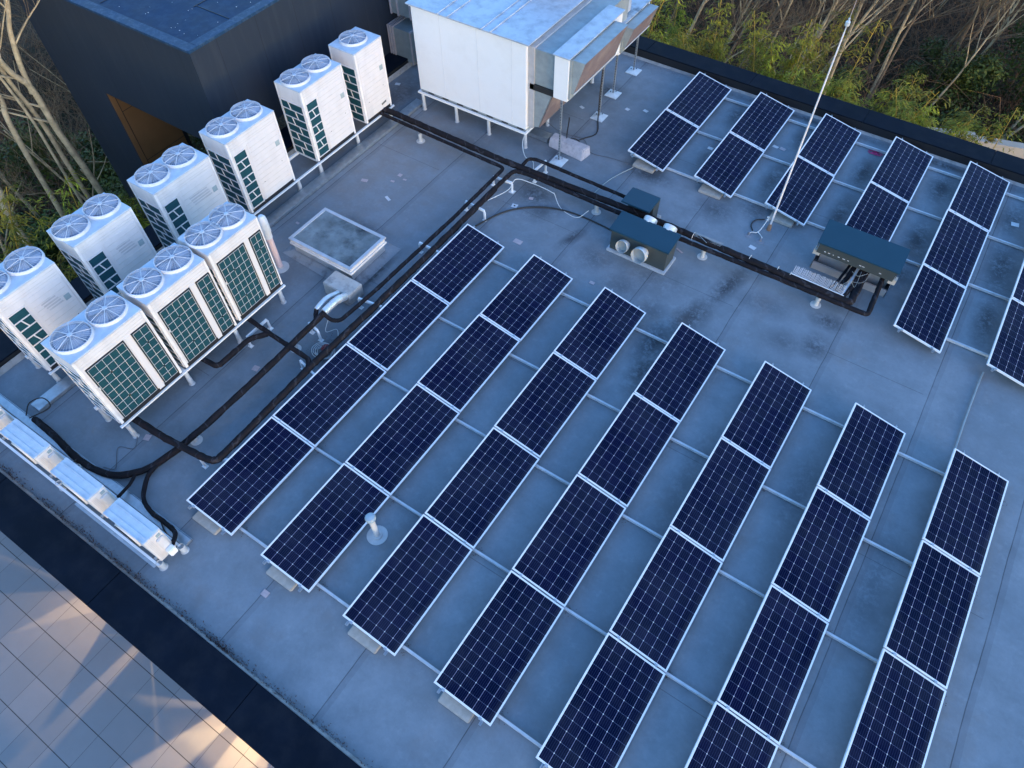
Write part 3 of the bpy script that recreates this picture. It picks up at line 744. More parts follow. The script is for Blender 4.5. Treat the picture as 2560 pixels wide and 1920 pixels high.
# floor duct below the plant box and the flashed box
t = thing('floor_duct', 'galvanised floor duct ending in a pale wrapped box beside the posts', 'duct', (.3, 9.8, 0))
MB().box(-3.5, -.28, 9.68, 9.94, .02, .12).build('channel', 'galv', t)
MB().add([(-.2,9.6,0),(.8,9.52,0),(.85,9.88,0),(-.2,9.95,0),(-.2,9.66,.22),(.77,9.63,.26),(.82,9.88,.25),(-.2,9.92,.22)], [(0,3,2,1),(4,5,6,7),(0,1,5,4),(1,2,6,5),(2,3,7,6),(3,0,4,7)]).build('wrapped_box', simple('wrap_pink_white', (.56,.50,.50), .7, 0, .08, 6, (.25,.22,.25), .45, 9, .6, 30), t, bevel=.02)

# ------------------------------------------------------------------ cable trays
t = tag(MB().box(-4.12, -3.86, -2.20, 9.35, .012, .085).build('cable_tray', 'galv', bevel=.006), 'long galvanised cable tray beside the back row of units', 'cable tray')
t = tag(MB().box(-5.2, .42, -2.52, -2.38, .01, .07).box(-5.2, .42, -2.37, -2.36, .01, .05).build('cable_tray', 'galv', bevel=.004), 'short galvanised tray behind the low mini units, crossed by black cables', 'cable tray')

# ------------------------------------------------------------------ small split units in the corner
def mini(x0, label, end=False):
    x1 = x0+.93; y0, y1, z0, z1 = -2.90, -2.60, .20, .90
    t = thing('mini_air_conditioner', label, 'air conditioner', ((x0+x1)/2, (y0+y1)/2, 0), 'small single fan units in the near left corner')
    MB().box(x0, x1, y0, y1, z0, z1-.02).build('casing', 'cream', t, bevel=.012)
    MB().box(x0-.01, x1+.01, y0-.012, y1+.012, z1-.02, z1).build('lid', simple_once('mini_lid_sky_tint', (.52,.58,.64)), t, bevel=.008)  # white unit; the sky's blue is painted into its lid
    k = MB()
    for f_ in (.25, .7): k.box(x0+.03, x1-.03, y0+.3*f_-.006, y0+.3*f_+.006, z1, z1+.010)
    k.box(x0+.0, x1-.0, y0-.004, y0+.006, z1, z1+.008).box(x0, x1, y1-.006, y1+.004, z1, z1+.008)
    k.build('lid_rib', simple_once('mini_lid_sky_tint', (.52,.58,.64)), t)
    fr = MB(); fr.tube([(x0+.36, y0-.002, .54), (x0+.36, y0-.035, .54)], [.27, .25], 28)
    fr.build('fan_ring', 'whiteplastic', t)
    g_ = MB()
    for i in range(8): g_.tube([(x0+.36+ (.03+.03*i)*math.cos(a_), y0-.038, .54+(.03+.03*i)*math.sin(a_)) for a_ in [2*math.pi*q/20 for q in range(21)]], .003, 3, False)
    g_.build('fan_guard', 'black', t)
    s_ = MB()
    for i in range(4): s_.box(x1, x1+.008, y0+.03+i*.022, y0+.04+i*.022, z0+.06, z1-.08)
    s_.build('side_rib', simple_once('rib_shade', (.62,.60,.58)), t)
    c_ = MB(); c_.box(x1, x1+.045, y0+.14, y1-.03, z0+.04, z1-.16); c_.build('side_cover', 'cream', t, bevel=.012)
    MB().box(x1+.002, x1+.012, y1-.11, y1-.04, z1-.13, z1-.07).build('sticker', 'sticker', t)
    ft = MB()
    for xx in (x0+.12, x1-.16): ft.box(xx, xx+.05, y0-.04, y1+.04, z0-.03, z0)
    ft.build('foot', 'galv', t)
    if end: MB().box(x1+.046, x1+.15, y1-.16, y1-.03, z0+.10, z0+.26).build('valve_cover', 'white', t, bevel=.015)
    return t
mini(-.52, 'low white unit with sky-tinted lid, rightmost of the corner group, black pipes at its end', True)
mini(-1.84, 'low white unit with sky-tinted lid, middle of the corner group')
mini(-3.20, 'low white unit with sky-tinted lid, third from the right in the corner group')
mini(-4.56, 'low white unit cut by the left edge of the photo, last of the corner group')
t = thing('unit_stand', 'low steel stand on white pipe legs under the corner units', 'steel stand', (-2,-2.75,0))
MB().box(-5.0, .40, -2.99, -2.95, .11, .165).box(-5.0, .40, -2.585, -2.545, .11, .165).build('frame', 'alu', t)
MB().box(-1.64, .36, -3.04, -2.995, .155, .16).build('side_plate', 'galv', t)
for x, y in ((.37,-2.94),(.44,-2.56),(-2.2,-2.94),(-2.2,-2.56),(-4.6,-2.94),(-4.6,-2.56)): pipe_leg(t, x, y, .12, .05)

# ------------------------------------------------------------------ insulated pipes
def pipe(label, pts, r, fil=.12, name='insulated_pipe', mat='wrap', cat='pipe', seg=10, jit=.07):
    r *= .92; q = dens(fillet(pts, fil), .1)
    q = [p+Vector((random.uniform(-1,1), random.uniform(-1,1), random.uniform(-1,1)))*r*.07 for p in q]
    o = MB().tube(q, r, seg, True, jit).build(name, mat, smooth=True)
    tag(o, label, cat); recenter(o, (pts[0][0], pts[0][1], 0)); return o
ZP = .34  # height of the mains
pipe('thickest black pipe running straight from the single fan unit to the dark pipe hood', [(-4.22,8.12,.42),(-4.0,8.20,.38),(-.6,8.17,ZP),(3,8.28,ZP),(7.7,8.22,ZP),(7.66,8.6,ZP),(7.62,9.3,.42)], .078)
pipe('black pipe beside the thickest one, turning down toward the skylight', [(-4.22,8.0,.40),(-3.7,8.05,.33),(-.42,8.0,.30),(-.40,6.0,.30),(-.42,3.3,.33),(-.48,2.35,.33),(-.62,2.26,.33),(-.82,2.26,.40)], .046)
pipe('black pipe from the long run that turns into the lower main to the pipe hood', [(-.2,7.2,.30),(-.18,8.05,.30),(.1,8.11,.30),(4,8.1,.29),(7.9,8.14,.30),(8.07,8.14,.30),(8.04,8.8,.32),(8.0,9.3,.42)], .055)
pipe('thin black pipe looping to the small blue capped box', [(-.06,8.22,.38),(-.05,8.46,.42),(.12,8.54,.42),(2.3,8.51,.42),(2.75,8.50,.42)], .044)
pipe('thick black pipe along the first panel row, ending under the nearest white unit', [(-.2,7.3,.28),(-.15,4.3,.32),(-.16,2.9,.32),(-.2,1.3,.32),(-.16,-.3,.32),(-.15,-1.2,.32),(-.4,-1.26,.31),(-1.3,-1.36,.31),(-2.3,-1.40,.33)], .072)
pipe('black pipe from the foil elbows that forks in front of the corner units', [(-.84,2.36,.38),(-.85,1.7,.35),(-.84,.6,.33),(-.90,-.7,.26),(-1.05,-1.4,.12),(-1.2,-1.95,.08),(-1.6,-2.36,.09),(-2.3,-2.47,.10),(-3.2,-2.38,.10),(-3.75,-2.36,.10)], .066, .35)
pipe('black pipe crossing from under the middle unit to the long run', [(-2.4,1.42,.33),(-1.64,1.36,.34),(-.9,1.32,.35),(-.3,1.30,.34),(-.16,1.05,.33)], .055)
pipe('short black pipe bending back under the front row units', [(-1.45,1.32,.32),(-1.66,1.05,.31),(-1.66,.65,.31),(-1.67,.24,.30),(-2.3,.20,.31)], .058)
pipe('thinner black pipe branching down to the right end of the corner units', [(-1.12,-1.75,.10),(-1.10,-2.0,.09),(-.84,-2.33,.08),(-.5,-2.43,.10),(-.1,-2.42,.13),(.22,-2.44,.2),(.42,-2.62,.36)], .042, .25)
pipe('short black branch between the fork and the tray', [(-1.30,-2.10,.09),(-1.22,-2.25,.09),(-1.10,-2.55,.2)], .03, .1)
def cable(label, pts, r=.012, mat='rubber', name='cable'):
    o = MB().tube(curve(pts, 8), r, 6).build(name, mat, smooth=True); tag(o, label, 'cable'); recenter(o, (pts[0][0], pts[0][1], 0)); return o
cable('black hose curving over the roof from the first panel row to the large vent box', [(-.1,6.0,.03),(.16,6.82,.025),(.45,7.27,.025),(.84,7.58,.025),(1.31,7.77,.025),(1.85,7.83,.025),(2.56,7.80,.025),(2.9,7.76,.03)], .018, name='hose')
cable('white cable looping beside the thick pipes above the first panel row', [(-.12,6.9,.26),(.02,7.5,.2),(-.02,7.9,.22),(.35,8.0,.2),(.72,7.98,.22),(1.0,7.92,.25)], .009, 'wire')
cable('white cable sagging out from under the lower black main', [(.95,8.0,.2),(1.2,7.85,.02),(1.5,7.74,.015),(1.75,7.76,.02),(1.9,7.95,.15)], .007, 'wire')
cable('black cable hanging from the plenum to the second post', [(.35,9.6,1.0),(.15,9.95,.05),(.4,10.35,.02),(.55,10.7,.02),(.3,11.2,.06),(.24,11.30,.5),(.24,11.32,1.3)], .015)
cable('coiled black cable at the foot of the plant box', [(.3+.17*math.cos(a), 9.95+.17*math.sin(a), .02+.008*a) for a in [k*.6 for k in range(22)]], .012)
cable('thin grey cable snaking from the plant box to the far panels', [(-.66,10.3,.1),(-.2,10.25,.012),(.4,10.3,.012),(.8,9.95,.012),(1.3,10.02,.012),(1.9,10.1,.012)], .006, simple_once('grey_cable', (.12,.12,.13)))
cable('white cable drooping from the corner of the plant box', [(-.62,9.3,.5),(-.66,9.15,.2),(-.45,8.95,.01),(-.2,8.9,.01),(.0,8.62,.01)], .009, 'wire')
cable('thin cable running between the first two far rows', [(1.95,10.0,.02),(1.7,9.3,.014),(1.62,8.6,.014)], .012, 'galvdull')
cable('thin wire lying on the roof below the nearest white unit', [(-2.0,-1.5,.02),(-1.8,-1.75,.01),(-2.05,-1.9,.01),(-1.75,-2.2,.01),(-1.95,-2.3,.01)], .006, simple_once('grey_cable', (.12,.12,.13)))
cable('loop of black cable beside the tray at the corner units', [(-3.95,-2.4,.1),(-4.1,-2.2,.14),(-3.95,-2.0,.18),(-3.7,-2.05,.14),(-3.85,-2.4,.1)], .012)
cable('black cables fanning over the tray by the middle corner unit', [(-2.9,-2.35,.1),(-2.6,-2.45,.14),(-2.4,-2.4,.12),(-2.3,-2.6,.2)], .012)
cable('black cable beside the pipe at the right end of the corner units', [(-.25,-2.42,.12),(-.1,-2.5,.1),(.1,-2.56,.12),(.35,-2.66,.3)], .011)
cable('long pale conduit between the last far row and the near array', [(10.35,8.2,.04),(10.34,7.9,.03),(10.33,7.0,.03),(10.34,6.0,.03)], .016, 'galvdull', 'conduit')
# tangle under the foil elbows
m = MB()
for i in range(5):
    rr = .16+.02*i; m.tube(curve([(-.42+rr*math.cos(a)+random.uniform(-.02,.02), 1.72+rr*.8*math.sin(a)+random.uniform(-.02,.02), .03+.015*i) for a in [k*.7 for k in range(10)]], 4), .006, 4)
tag(recenter(m.build('cable_coil', 'wire'), (-.42,1.72,0)), 'untidy coil of pale cable lying beside the thick black pipe', 'cable coil')
m = MB()
for i in range(4):
    rr = .07+.015*i; m.tube(curve([(-.40+rr*math.cos(a), 1.80+rr*.8*math.sin(a), .05+.012*i) for a in [k*.7 for k in range(10)]], 4), .009, 4)
tag(recenter(m.build('cable_coil', 'red'), (-.40,1.80,0)), 'red cable bundle inside the pale coil', 'cable coil')
cable('pale wire hanging from the foil elbows to the coil', [(-.75,2.3,.3),(-.7,2.1,.1),(-.62,2.3,.02),(-.45,2.15,.02),(-.35,1.95,.02),(-.5,1.8,.03)], .006, 'wire')
# foil elbows and flashed box at the skylight
t = thing('flashed_box', 'pale flashed box at the foot of the skylight from which foil elbows come', 'pipe box', (-1.1,3.1,0))
MB().add([(-1.50,2.92,0),(-.82,2.92,0),(-.78,3.34,0),(-1.50,3.34,0),(-1.48,2.93,.33),(-.77,2.91,.33),(-.75,3.32,.35),(-1.46,3.32,.36)], [(0,3,2,1),(4,5,6,7),(0,1,5,4),(1,2,6,5),(2,3,7,6),(3,0,4,7)]).build('housing', 'flash', t, bevel=.015)
for (a, b_, c_, r0, r1) in (((-1.05,2.92,.28),(-1.05,2.6,.42),(-1.02,2.26,.40),.05,.06), ((-.86,2.92,.28),(-.84,2.65,.42),(-.84,2.30,.40),.08,.07)):
    MB().tube(dens(fillet([a,b_,c_], .15), .05), r0, 12, True, .08).build('foil_elbow', 'foil', t, smooth=True)
pipe('stub of black pipe under the left foil elbow', [(-1.02,2.28,.40),(-.98,2.2,.36),(-.9,2.1,.34)], .05, .05)

# white pipe supports
def support(x0, y0, x1, y1, h, label):
    t = thing('pipe_support', label, 'pipe support', (x0, y0, 0), 'white brackets carrying the black pipes')
    MB().bar((x0,y0,h), (x1,y1,h), .04, .05).build('crossbar', 'white', t)
    for x, y in ((x0,y0),(x1,y1)):
        m = MB(); m.bar((x,y,.0), (x,y,h-.026), .038); m.build('leg', 'white', t)
        MB().box(x-.05, x+.05, y-.04, y+.04, .002, .012).build('foot', 'white', t)
support(-.52, 6.6, .02, 6.56, .26, 'white bracket under the parallel pipes just above the first panel row')
support(-.50, 7.66, .0, 7.70, .25, 'white bracket standing at the bend of the lower black main')
support(-.56, 4.96, -.04, 4.95, .28, 'white bracket under the pipes beside the skylight')
support(-.60, 3.02, -.06, 3.10, .28, 'white bracket beside the flashed box')
support(-.50, 1.22, -.04, 1.12, .26, 'white bracket near the cable coil')
support(-.46, -1.30, .0, -1.02, .26, 'white bracket at the lower bend of the long pipe')
support(-1.76, 1.06, -1.76, 1.60, .27, 'white bracket with a labelled bar under the middle unit')
support(.25, 8.28, .28, 8.72, .33, 'white bracket under the looping thin pipe near the first post')
support(-.98, 1.98, -.70, 1.93, .30, 'white bracket carrying the pipe below the foil elbows')
def stub(x, y, h, label):
    t = thing('pipe_stub', label, 'pipe support', (x, y, 0), 'short white pipe stubs below the black mains')
    MB().lathe(x, y, [(.11,.001),(.11,.006),(.05,.012),(.045,.14),(.052,.15),(.052,h-.02),(.03,h)], 16).build('stub', 'whiteplastic', t, smooth=True)
    MB().box(x-.012, x+.012, y-.05, y+.12, h-.02, h).build('strap', 'galv', t)
stub(1.99, 8.16, .24, 'short white stub under the mains left of the large vent box')
stub(4.61, 8.16, .24, 'short white stub under the mains right of the large vent box')
stub(7.12, 8.16, .24, 'short white stub under the mains near the pipe hood')
stub(-.97, 1.50, .24, 'white stub near the crossing of the two black pipes')
stub(-1.0, -1.02, .22, 'white stub at the crossing nearest the corner units')
stub(-2.98, 8.06, .24, 'short white stub under the mains near the single fan unit')

# ------------------------------------------------------------------ skylight
t = thing('skylight', 'raised rectangular roof hatch with a stained grey sheet and pale frame', 'skylight', (-1.9,3.9,0))
MB().add([(-3.1,3.30,.002),(-.98,3.20,.002),(-.98,4.80,.002),(-3.1,4.82,.002),(-2.86,3.42,.09),(-1.14,3.42,.09),(-1.14,4.6,.09),(-2.86,4.6,.09)], [(4,5,6,7),(0,1,5,4),(1,2,6,5),(2,3,7,6),(3,0,4,7)]).build('flashing', simple('curb_membrane', (.27,.28,.30), .7, 0, .1, 3, (.07,.065,.075), .8, 3), t)
MB().box(-2.82, -1.18, 3.46, 4.52, .08, .42).build('curb', simple('curb_metal', (.40,.41,.43), .5, .1, .1, 4, (.16,.16,.18), .5, 4), t, bevel=.01)
MB().box(-2.76, -1.04, 3.34, 4.48, .40, .45).box(-2.74, -1.06, 3.36, 4.46, .455, .53).build('rim', simple_once('rim_metal', (.62,.62,.64)), t, bevel=.008)
m = MB(); a, b_, c_, d_ = -2.76, -1.04, 3.34, 4.49; fw_ = .075
m.box(a, b_, c_, c_+fw_, .53, .565).box(a, b_, d_-fw_, d_, .53, .565).box(a, a+fw_, c_+fw_, d_-fw_, .53, .565).box(b_-fw_, b_, c_+fw_, d_-fw_, .53, .565)
m.build('frame', simple_once('skylight_frame', (.44,.45,.48)), t, bevel=.004)
MB().box(a+fw_, b_-fw_, c_+fw_, d_-fw_, .535, .553).build('glazing', 'skylight', t)

# ------------------------------------------------------------------ vent boxes with round spigots
t = thing('vent_box', 'large blue capped vent box with four round metal spigots', 'vent box', (3.48,7.5,0))
MB().box(2.78, 4.17, 7.20, 7.78, .0, .07).build('curb', simple_once('curb_pale', (.42,.44,.47)), t, bevel=.01)
MB().box(2.83, 4.13, 7.25, 7.70, .07, .62).build('housing', 'greyclad', t, bevel=.005)
MB().add([(2.79,7.20,.60),(4.17,7.20,.60),(4.17,7.76,.68),(2.79,7.76,.68),(2.79,7.20,.64),(4.17,7.20,.64),(4.17,7.76,.72),(2.79,7.76,.72)], [(0,3,2,1),(4,5,6,7),(0,1,5,4),(1,2,6,5),(2,3,7,6),(3,0,4,7)]).build('cap', 'bluecap', t, bevel=.006)
def spigot(t, p, q, r0, r1, name='spigot'):
    p = Vector(p); q = Vector(q)
    pts = []; rr = []
    for k in range(9): pts.append(p.lerp(q, k/8)); rr.append((r0 if k < 4 else r1)*(1.04 if k % 2 else 1))
    o = MB().tube(pts, rr, 22, False).build(name, 'clearduct', t, smooth=True)
    d_ = (q-p).normalized()
    MB().tube([p+(q-p)*.50, p+(q-p)*.52], r1*.97, 20).build('damper', simple_once('damper_grey', (.27,.28,.28)), o)
spigot(t, (3.20,7.26,.36), (3.18,7.05,.43), .095, .135)
spigot(t, (3.62,7.26,.36), (3.60,7.00,.43), .11, .165)
spigot(t, (3.40,7.60,.46), (3.40,7.93,.66), .12, .145)
spigot(t, (3.86,7.60,.46), (3.86,7.93,.66), .12, .145)
t = thing('vent_box', 'small dark vent box with a blue cap behind the thick pipes', 'vent box', (2.95,8.5,0))
MB().box(2.64, 3.24, 8.38, 8.70, .0, .60).build('housing', 'greyclad', t, bevel=.005)
MB().box(2.60, 3.28, 8.06, 8.60, .64, .68).build('cap', 'bluecap', t, bevel=.006)
MB().box(2.64, 3.24, 8.36, 8.58, .60, .64).build('cap_support', 'greyclad', t)
MB().box(2.60, 3.30, 8.70, 8.80, .0, .05).build('curb', 'flash', t)

# pipe entry hood
t = thing('pipe_hood', 'long dark blue hood over a pale metal box that swallows the black pipes', 'pipe hood', (7.4,9.3,0))
MB().add([(6.64,9.10,0),(8.22,9.10,0),(8.22,9.62,0),(6.64,9.62,0),(6.66,9.16,.5),(8.19,9.16,.5),(8.19,9.55,.72),(6.66,9.55,.72)], [(4,5,6,7),(1,2,6,5),(2,3,7,6),(3,0,4,7)]).build('back_box', simple_once('pale_sheet', (.46,.42,.40)), t)
MB().box(6.66, 8.2, 9.12, 9.16, .0, .17).build('front_plate', simple('rosy_sheet', (.50,.43,.40), .4, .3, .06, 2, (.3,.36,.44), .5, 1.5), t)
MB().box(6.72, 8.14, 9.38, 9.42, .0, .6).build('inner_wall', simple_once('pale_sheet', (.46,.42,.40)), t)
MB().box(6.58, 6.72, 9.06, 9.18, .42, .55).box(8.12, 8.26, 9.06, 9.18, .42, .55).build('end_bracket', 'concrete', t)
MB().prism([(6.60,9.0,.76),(6.57,9.62,.90),(6.57,9.62,.93),(6.60,9.0,.79)], (1.64,0,0)).build('cap', 'bluecap', t, bevel=.004)
MB().prism([(6.64,9.02,.52),(6.64,9.04,.52),(6.64,9.04,.765),(6.64,9.02,.765)], (1.55,0,0)).build('front_flap', 'greyclad', t, bevel=.003)
MB().prism([(6.61,9.04,.60),(6.61,9.55,.66),(6.61,9.55,.90),(6.61,9.04,.765)], (.01,0,0)).build('end_panel', 'greyclad', t)
MB().prism([(8.20,9.04,.60),(8.20,9.55,.66),(8.20,9.55,.90),(8.20,9.04,.765)], (.01,0,0)).build('end_panel', 'greyclad', t)
m = MB()
for i, xx in enumerate((6.78, 6.86, 6.96, 7.06, 7.16, 7.26, 7.5, 7.56, 7.9)): m.box(xx, xx+random.uniform(.02,.06), 9.016, 9.0195, .60, .615)
m.build('scratch', 'patch', t)
pipe('black pipe dropping into the left part of the pipe hood', [(7.25,8.26,.30),(7.33,8.36,.32),(7.42,8.9,.34),(7.45,9.35,.42)], .055, .1)
pipe('second black pipe dropping into the pipe hood beside the metal strut', [(7.5,8.24,.36),(7.58,8.6,.38),(7.60,9.34,.44)], .05, .1)
m = MB().bar((7.48,8.22,.36), (7.52,9.06,.50), .035); tag(recenter(m.build('metal_strut', 'galv'), (7.48,8.22,0)), 'grey steel strut from the thick pipe to the hood', 'strut')
pipe('third black pipe bending down inside the pipe hood', [(7.70,8.24,.34),(7.72,8.5,.40),(7.70,9.0,.40),(7.72,9.36,.5)], .045, .1)
pipe('thin black pipe sloping into the hood left of the strut', [(7.18,8.26,.36),(7.28,8.7,.28),(7.36,9.34,.38)], .03, .1)
for i_, pt_ in enumerate(([(7.42,8.3,.42),(7.50,8.55,.55),(7.62,8.6,.42),(7.60,9.0,.5)], [(7.35,8.35,.42),(7.46,8.62,.46),(7.7,8.70,.5),(7.78,9.02,.5)], [(7.44,8.9,.5),(7.58,8.86,.48),(7.72,8.98,.52)])):
    cable(('thin pale wire looping over the strut before the pipe hood', 'thin pale wire crossing the pipes in front of the hood', 'short pale wire just under the flap of the hood')[i_], pt_, .003, 'galvdull')
# bird spikes on top of the main
m = MB()
for i in range(44):
    x = 6.45+i*.024; y = 8.30; m.tube([(x, 8.27, .41), (x+random.uniform(-.01,.01), 8.45+random.uniform(-.02,.02), .50)], .003, 3, False)
m.bar((6.43,8.27,.42), (7.52,8.25,.42), .012)
tag(recenter(m.build('wire_comb', 'alu'), (6.4,8.27,0)), 'comb of thin bright wires on the thick pipe before the hood', 'bird spikes')
m = MB()
for i in range(34):
    x = 4.30+i*.018; m.tube([(x, 8.22, .40), (x+.02, 8.33, .42)], .003, 3, False)
m.bar((4.28,8.34,.41), (4.62,8.16,.41), .008)
tag(recenter(m.build('wire_comb', 'galvdull'), (4.3,8.27,0)), 'comb of dark wires strapped on the thick pipe right of the large vent box', 'bird spikes')
for i, (x, y, lab) in enumerate(((4.28, 8.27, 'wire tie on the thick pipe at the start of the dark comb'), (5.55, 8.28, 'wire tie on the thick pipe halfway to the hood'), (6.15, 8.28, 'wire tie on the thick pipe left of the bright comb'), (6.42, 8.28, 'wire tie on the thick pipe at the bright comb'))):
    o = MB().tube([(x, y+.09*math.cos(a), ZP+.09*math.sin(a)) for a in [2*math.pi*k/12 for k in range(13)]], .005, 4, False).build('wire_tie', 'wire'); tag(recenter(o, (x,y,0)), lab, 'wire tie', 'ties round the thick pipe')

# ------------------------------------------------------------------ pipes through the roof
t = thing('vent_pipe', 'short white mushroom vent pipe on a round pale collar between panel rows', 'vent pipe', (2.89,-.63,0))
MB().lathe(2.89,-.63, [(.175,.003),(.172,.010),(.09,.016),(.085,.04),(.06,.045),(.06,.05)], 32).build('collar', simple_once('collar_grey', (.50,.48,.47)), t, smooth=True)
MB().lathe(2.89,-.63, [(.05,.04),(.048,.62)], 20).build('pipe', 'whiteplastic', t, smooth=True)
MB().lathe(2.89,-.63, [(.06,.60),(.085,.64),(.088,.68),(.07,.71),(.02,.72),(.001,.72)], 24).build('cap', simple_once('cap_bluegrey', (.32,.40,.45)), t, smooth=True)
t = thing('vent_pipe', 'tall sunset tinted vent pipe with rounded white top at the end of the front row', 'vent pipe', (-2.81,2.95,0))
MB().lathe(-2.81,2.95, [(.19,.003),(.185,.010),(.08,.02),(.08,.05)], 28).build('collar', simple_once('collar_grey', (.50,.48,.47)), t, smooth=True)
MB().lathe(-2.81,2.95, [(.065,.01),(.065,.88)], 20).build('pipe', 'glowpvc', t, smooth=True)
MB().lathe(-2.81,2.95, [(.08,.86),(.082,1.0),(.095,1.02),(.095,1.28),(.085,1.38),(.05,1.43),(.001,1.44)], 24).build('cap', simple_once('cap_white', (.62,.66,.70)), t, smooth=True)
# antenna mast
t = thing('antenna_mast', 'tall thin white mast with a whip on top, rusty foot plate', 'antenna', (5.48,9.68,0))
bx, by = 5.48, 9.73; tx, ty = 5.51, 9.71
def mp(z): return (bx+(tx-bx)*z/4.6, by+(ty-by)*z/4.6, z)
MB().tube([mp(.12), mp(1.2), mp(3.0), mp(4.48)], [.022,.021,.017,.013], 10).build('pole', simple_once('mast_white', (.74,.70,.70)), t, smooth=True)
MB().tube([mp(4.42), mp(4.62)], .009, 8).build('upper_rod', 'wire', t)
MB().lathe(mp(4.6)[0], mp(4.6)[1], [(.02,4.58),(.04,4.60),(.04,4.66),(.018,4.68),(.018,4.72),(.001,4.73)], 12).build('head', 'clearduct', t)
MB().tube([mp(4.7), mp(5.02)], [.007,.004], 6).build('whip', simple_once('whip_pink', (.5,.38,.36)), t)
MB().lathe(bx, by, [(.05,.0),(.045,.10),(.035,.13),(.035,.17),(.001,.17)], 12).build('foot', 'rust', t)
m = MB(); m.tube([(5.41,9.80,.20),(5.36,9.78,.19)], .03, 10).tube([(5.41,9.75,.3),(5.36,9.75,.3)], .02, 8); m.build('cable_gland', 'whiteplastic', t)
m = MB(); m.tube(curve([(5.40,9.78,.3),(5.36,9.6,.12),(5.33,9.52,.05),(5.30,9.47,.03),(5.2,9.42,.03),(5.17,9.36,.01)]), .010, 6); m.tube(curve([(5.31,9.5,.04),(5.40,9.44,.03),(5.46,9.38,.03),(5.46,9.30,.01)]), .010, 6)
m.build('earth_cable', 'wire', t)
for x, y, lab in ((5.17,9.34,'round flashing with cable end left of the mast foot'),(5.46,9.29,'round flashing with cable end nearest the mast foot')):
    o = MB().lathe(x, y, [(.09,.001),(.088,.006),(.03,.012),(.015,.09),(.001,.09)], 20).build('roof_flashing', simple_once('flash_dark', (.20,.21,.24))); tag(recenter(o, (x,y,0)), lab, 'roof flashing', 'round flashings by the mast')
cable('black loop of cable beside the mast, under the far panels', [(5.28,9.98,.02),(5.12,9.85,.02),(5.1,9.65,.02),(5.2,9.5,.02)], .013)

# patches and stickers on the membrane
pats = [(-3.17,6.13,.16,.10,20,'pinkpatch','pinkish square patch near the back row'),(-2.58,6.74,.10,.10,0,'pinkpatch','pinkish square patch farthest from the tray of the group'),(-2.59,6.47,.10,.06,10,'pinkpatch','small pinkish patch in the middle of the group of four'),
 (-2.38,6.67,.09,.05,10,'pinkpatch','smallest pinkish patch of the group of four'),(-2.29,5.93,.18,.07,-22,'patch','pale oblong patch behind the skylight'),(-3.47,4.17,.09,.06,0,'pinkpatch','pinkish patch between the tray and the skylight'),
 (-.32,11.46,.13,.08,-20,'patch','pale patch behind the foremost post'),(.71,12.02,.11,.10,-10,'patch','left of two pale patches near the intake plenum'),(1.14,12.21,.13,.09,-12,'patch','right of two pale patches near the intake plenum'),
 (3.19,11.69,.13,.10,0,'patch','pale patch between the first two far rows'),(4.5,12.61,.14,.09,-10,'patch','white patch between the second and third far rows'),(4.68,12.62,.14,.10,-10,'pinkpatch','dull pink patch beside the white one in the far array'),
 (9.98,12.85,.16,.13,10,'patch','pale patch near the right edge, between the last far rows'),(.32,7.32,.14,.12,10,'patch','pale patch with a dark dot beside the curving hose'),(1.03,6.38,.20,.13,0,'pinkpatch','pinkish patch between the hose and the second near row'),
 (0.0,7.70,.14,.13,0,'patch','pale patch at the foot of the white bracket'),(.5,7.74,.10,.08,20,'pinkpatch','small pinkish patch under the lower main'),(3.01,6.2,.11,.08,0,'pinkpatch','pinkish patch in front of the large vent box'),
 (5.4,9.01,.15,.10,-10,'patch','shiny pale patch below the mast'),(-1.28,.72,.13,.12,10,'pinkpatch','pinkish square patch between the two long black pipes'),(-1.79,-1.47,.12,.12,20,'pinkpatch','small pinkish patch below the nearest white unit'),(-5.04,9.69,.14,.10,20,'patch','bluish patch in the corner behind the single fan unit'),
 (4.12,8.06,.18,.04,-20,'pinkpatch','narrow tan strip at the right side of the large vent box'),(2.05,-2.35,.12,.10,0,'pinkpatch','pinkish patch in front of the second panel row')]
for x, y, w_, h_, a_, mt, lab in pats:
    o = MB().obox((0,0,.006), (w_,h_,.006)).build('tape_patch', mt, bevel=.002); o.location = (x,y,0); o.rotation_euler = (0,0,R(a_)); tag(o, lab, 'patch', 'patches on the membrane')
for x, y, lab in ((.32,7.32,'dark dot on the pale patch beside the hose'),):
    o = MB().lathe(0,0,[(.022,.010),(.02,.014),(.001,.014)],10).build('roof_screw','rubber'); o.location = (x,y,0); tag(o, lab, 'screw')
m = MB()
for i in range(26): a = random.uniform(0,6.3); q = random.uniform(.02,.16); m.tube(curve([(6.61+q*math.cos(a+s_)*1.2, 13.66+q*math.sin(a+s_)*.5, .01+.02*random.random()) for s_ in (0,.6,1.2,1.9)],3), .006, 3)
tag(recenter(m.build('plastic_net','magenta'), (6.61,13.66,0)), 'crumpled magenta netting under the far rail', 'netting')

m = MB()
for x_ in RXS:
    for y_ in (-1.79,.03,1.88,3.66,5.57):
        for q_ in range(34):
            a = random.uniform(0,6.3); rr = abs(random.gauss(0,.05)); cx_, cy_ = x_+1.0+rr*math.cos(a), y_+random.choice((-.05,.05))+rr*math.sin(a); s_ = random.uniform(.005,.016)
            m.poly([(cx_,cy_,.004),(cx_+s_,cy_+s_*.4,.007),(cx_+s_*.3,cy_+s_,.005)])
struct(m.build('roof_grit', 'moss'), 'stuff')
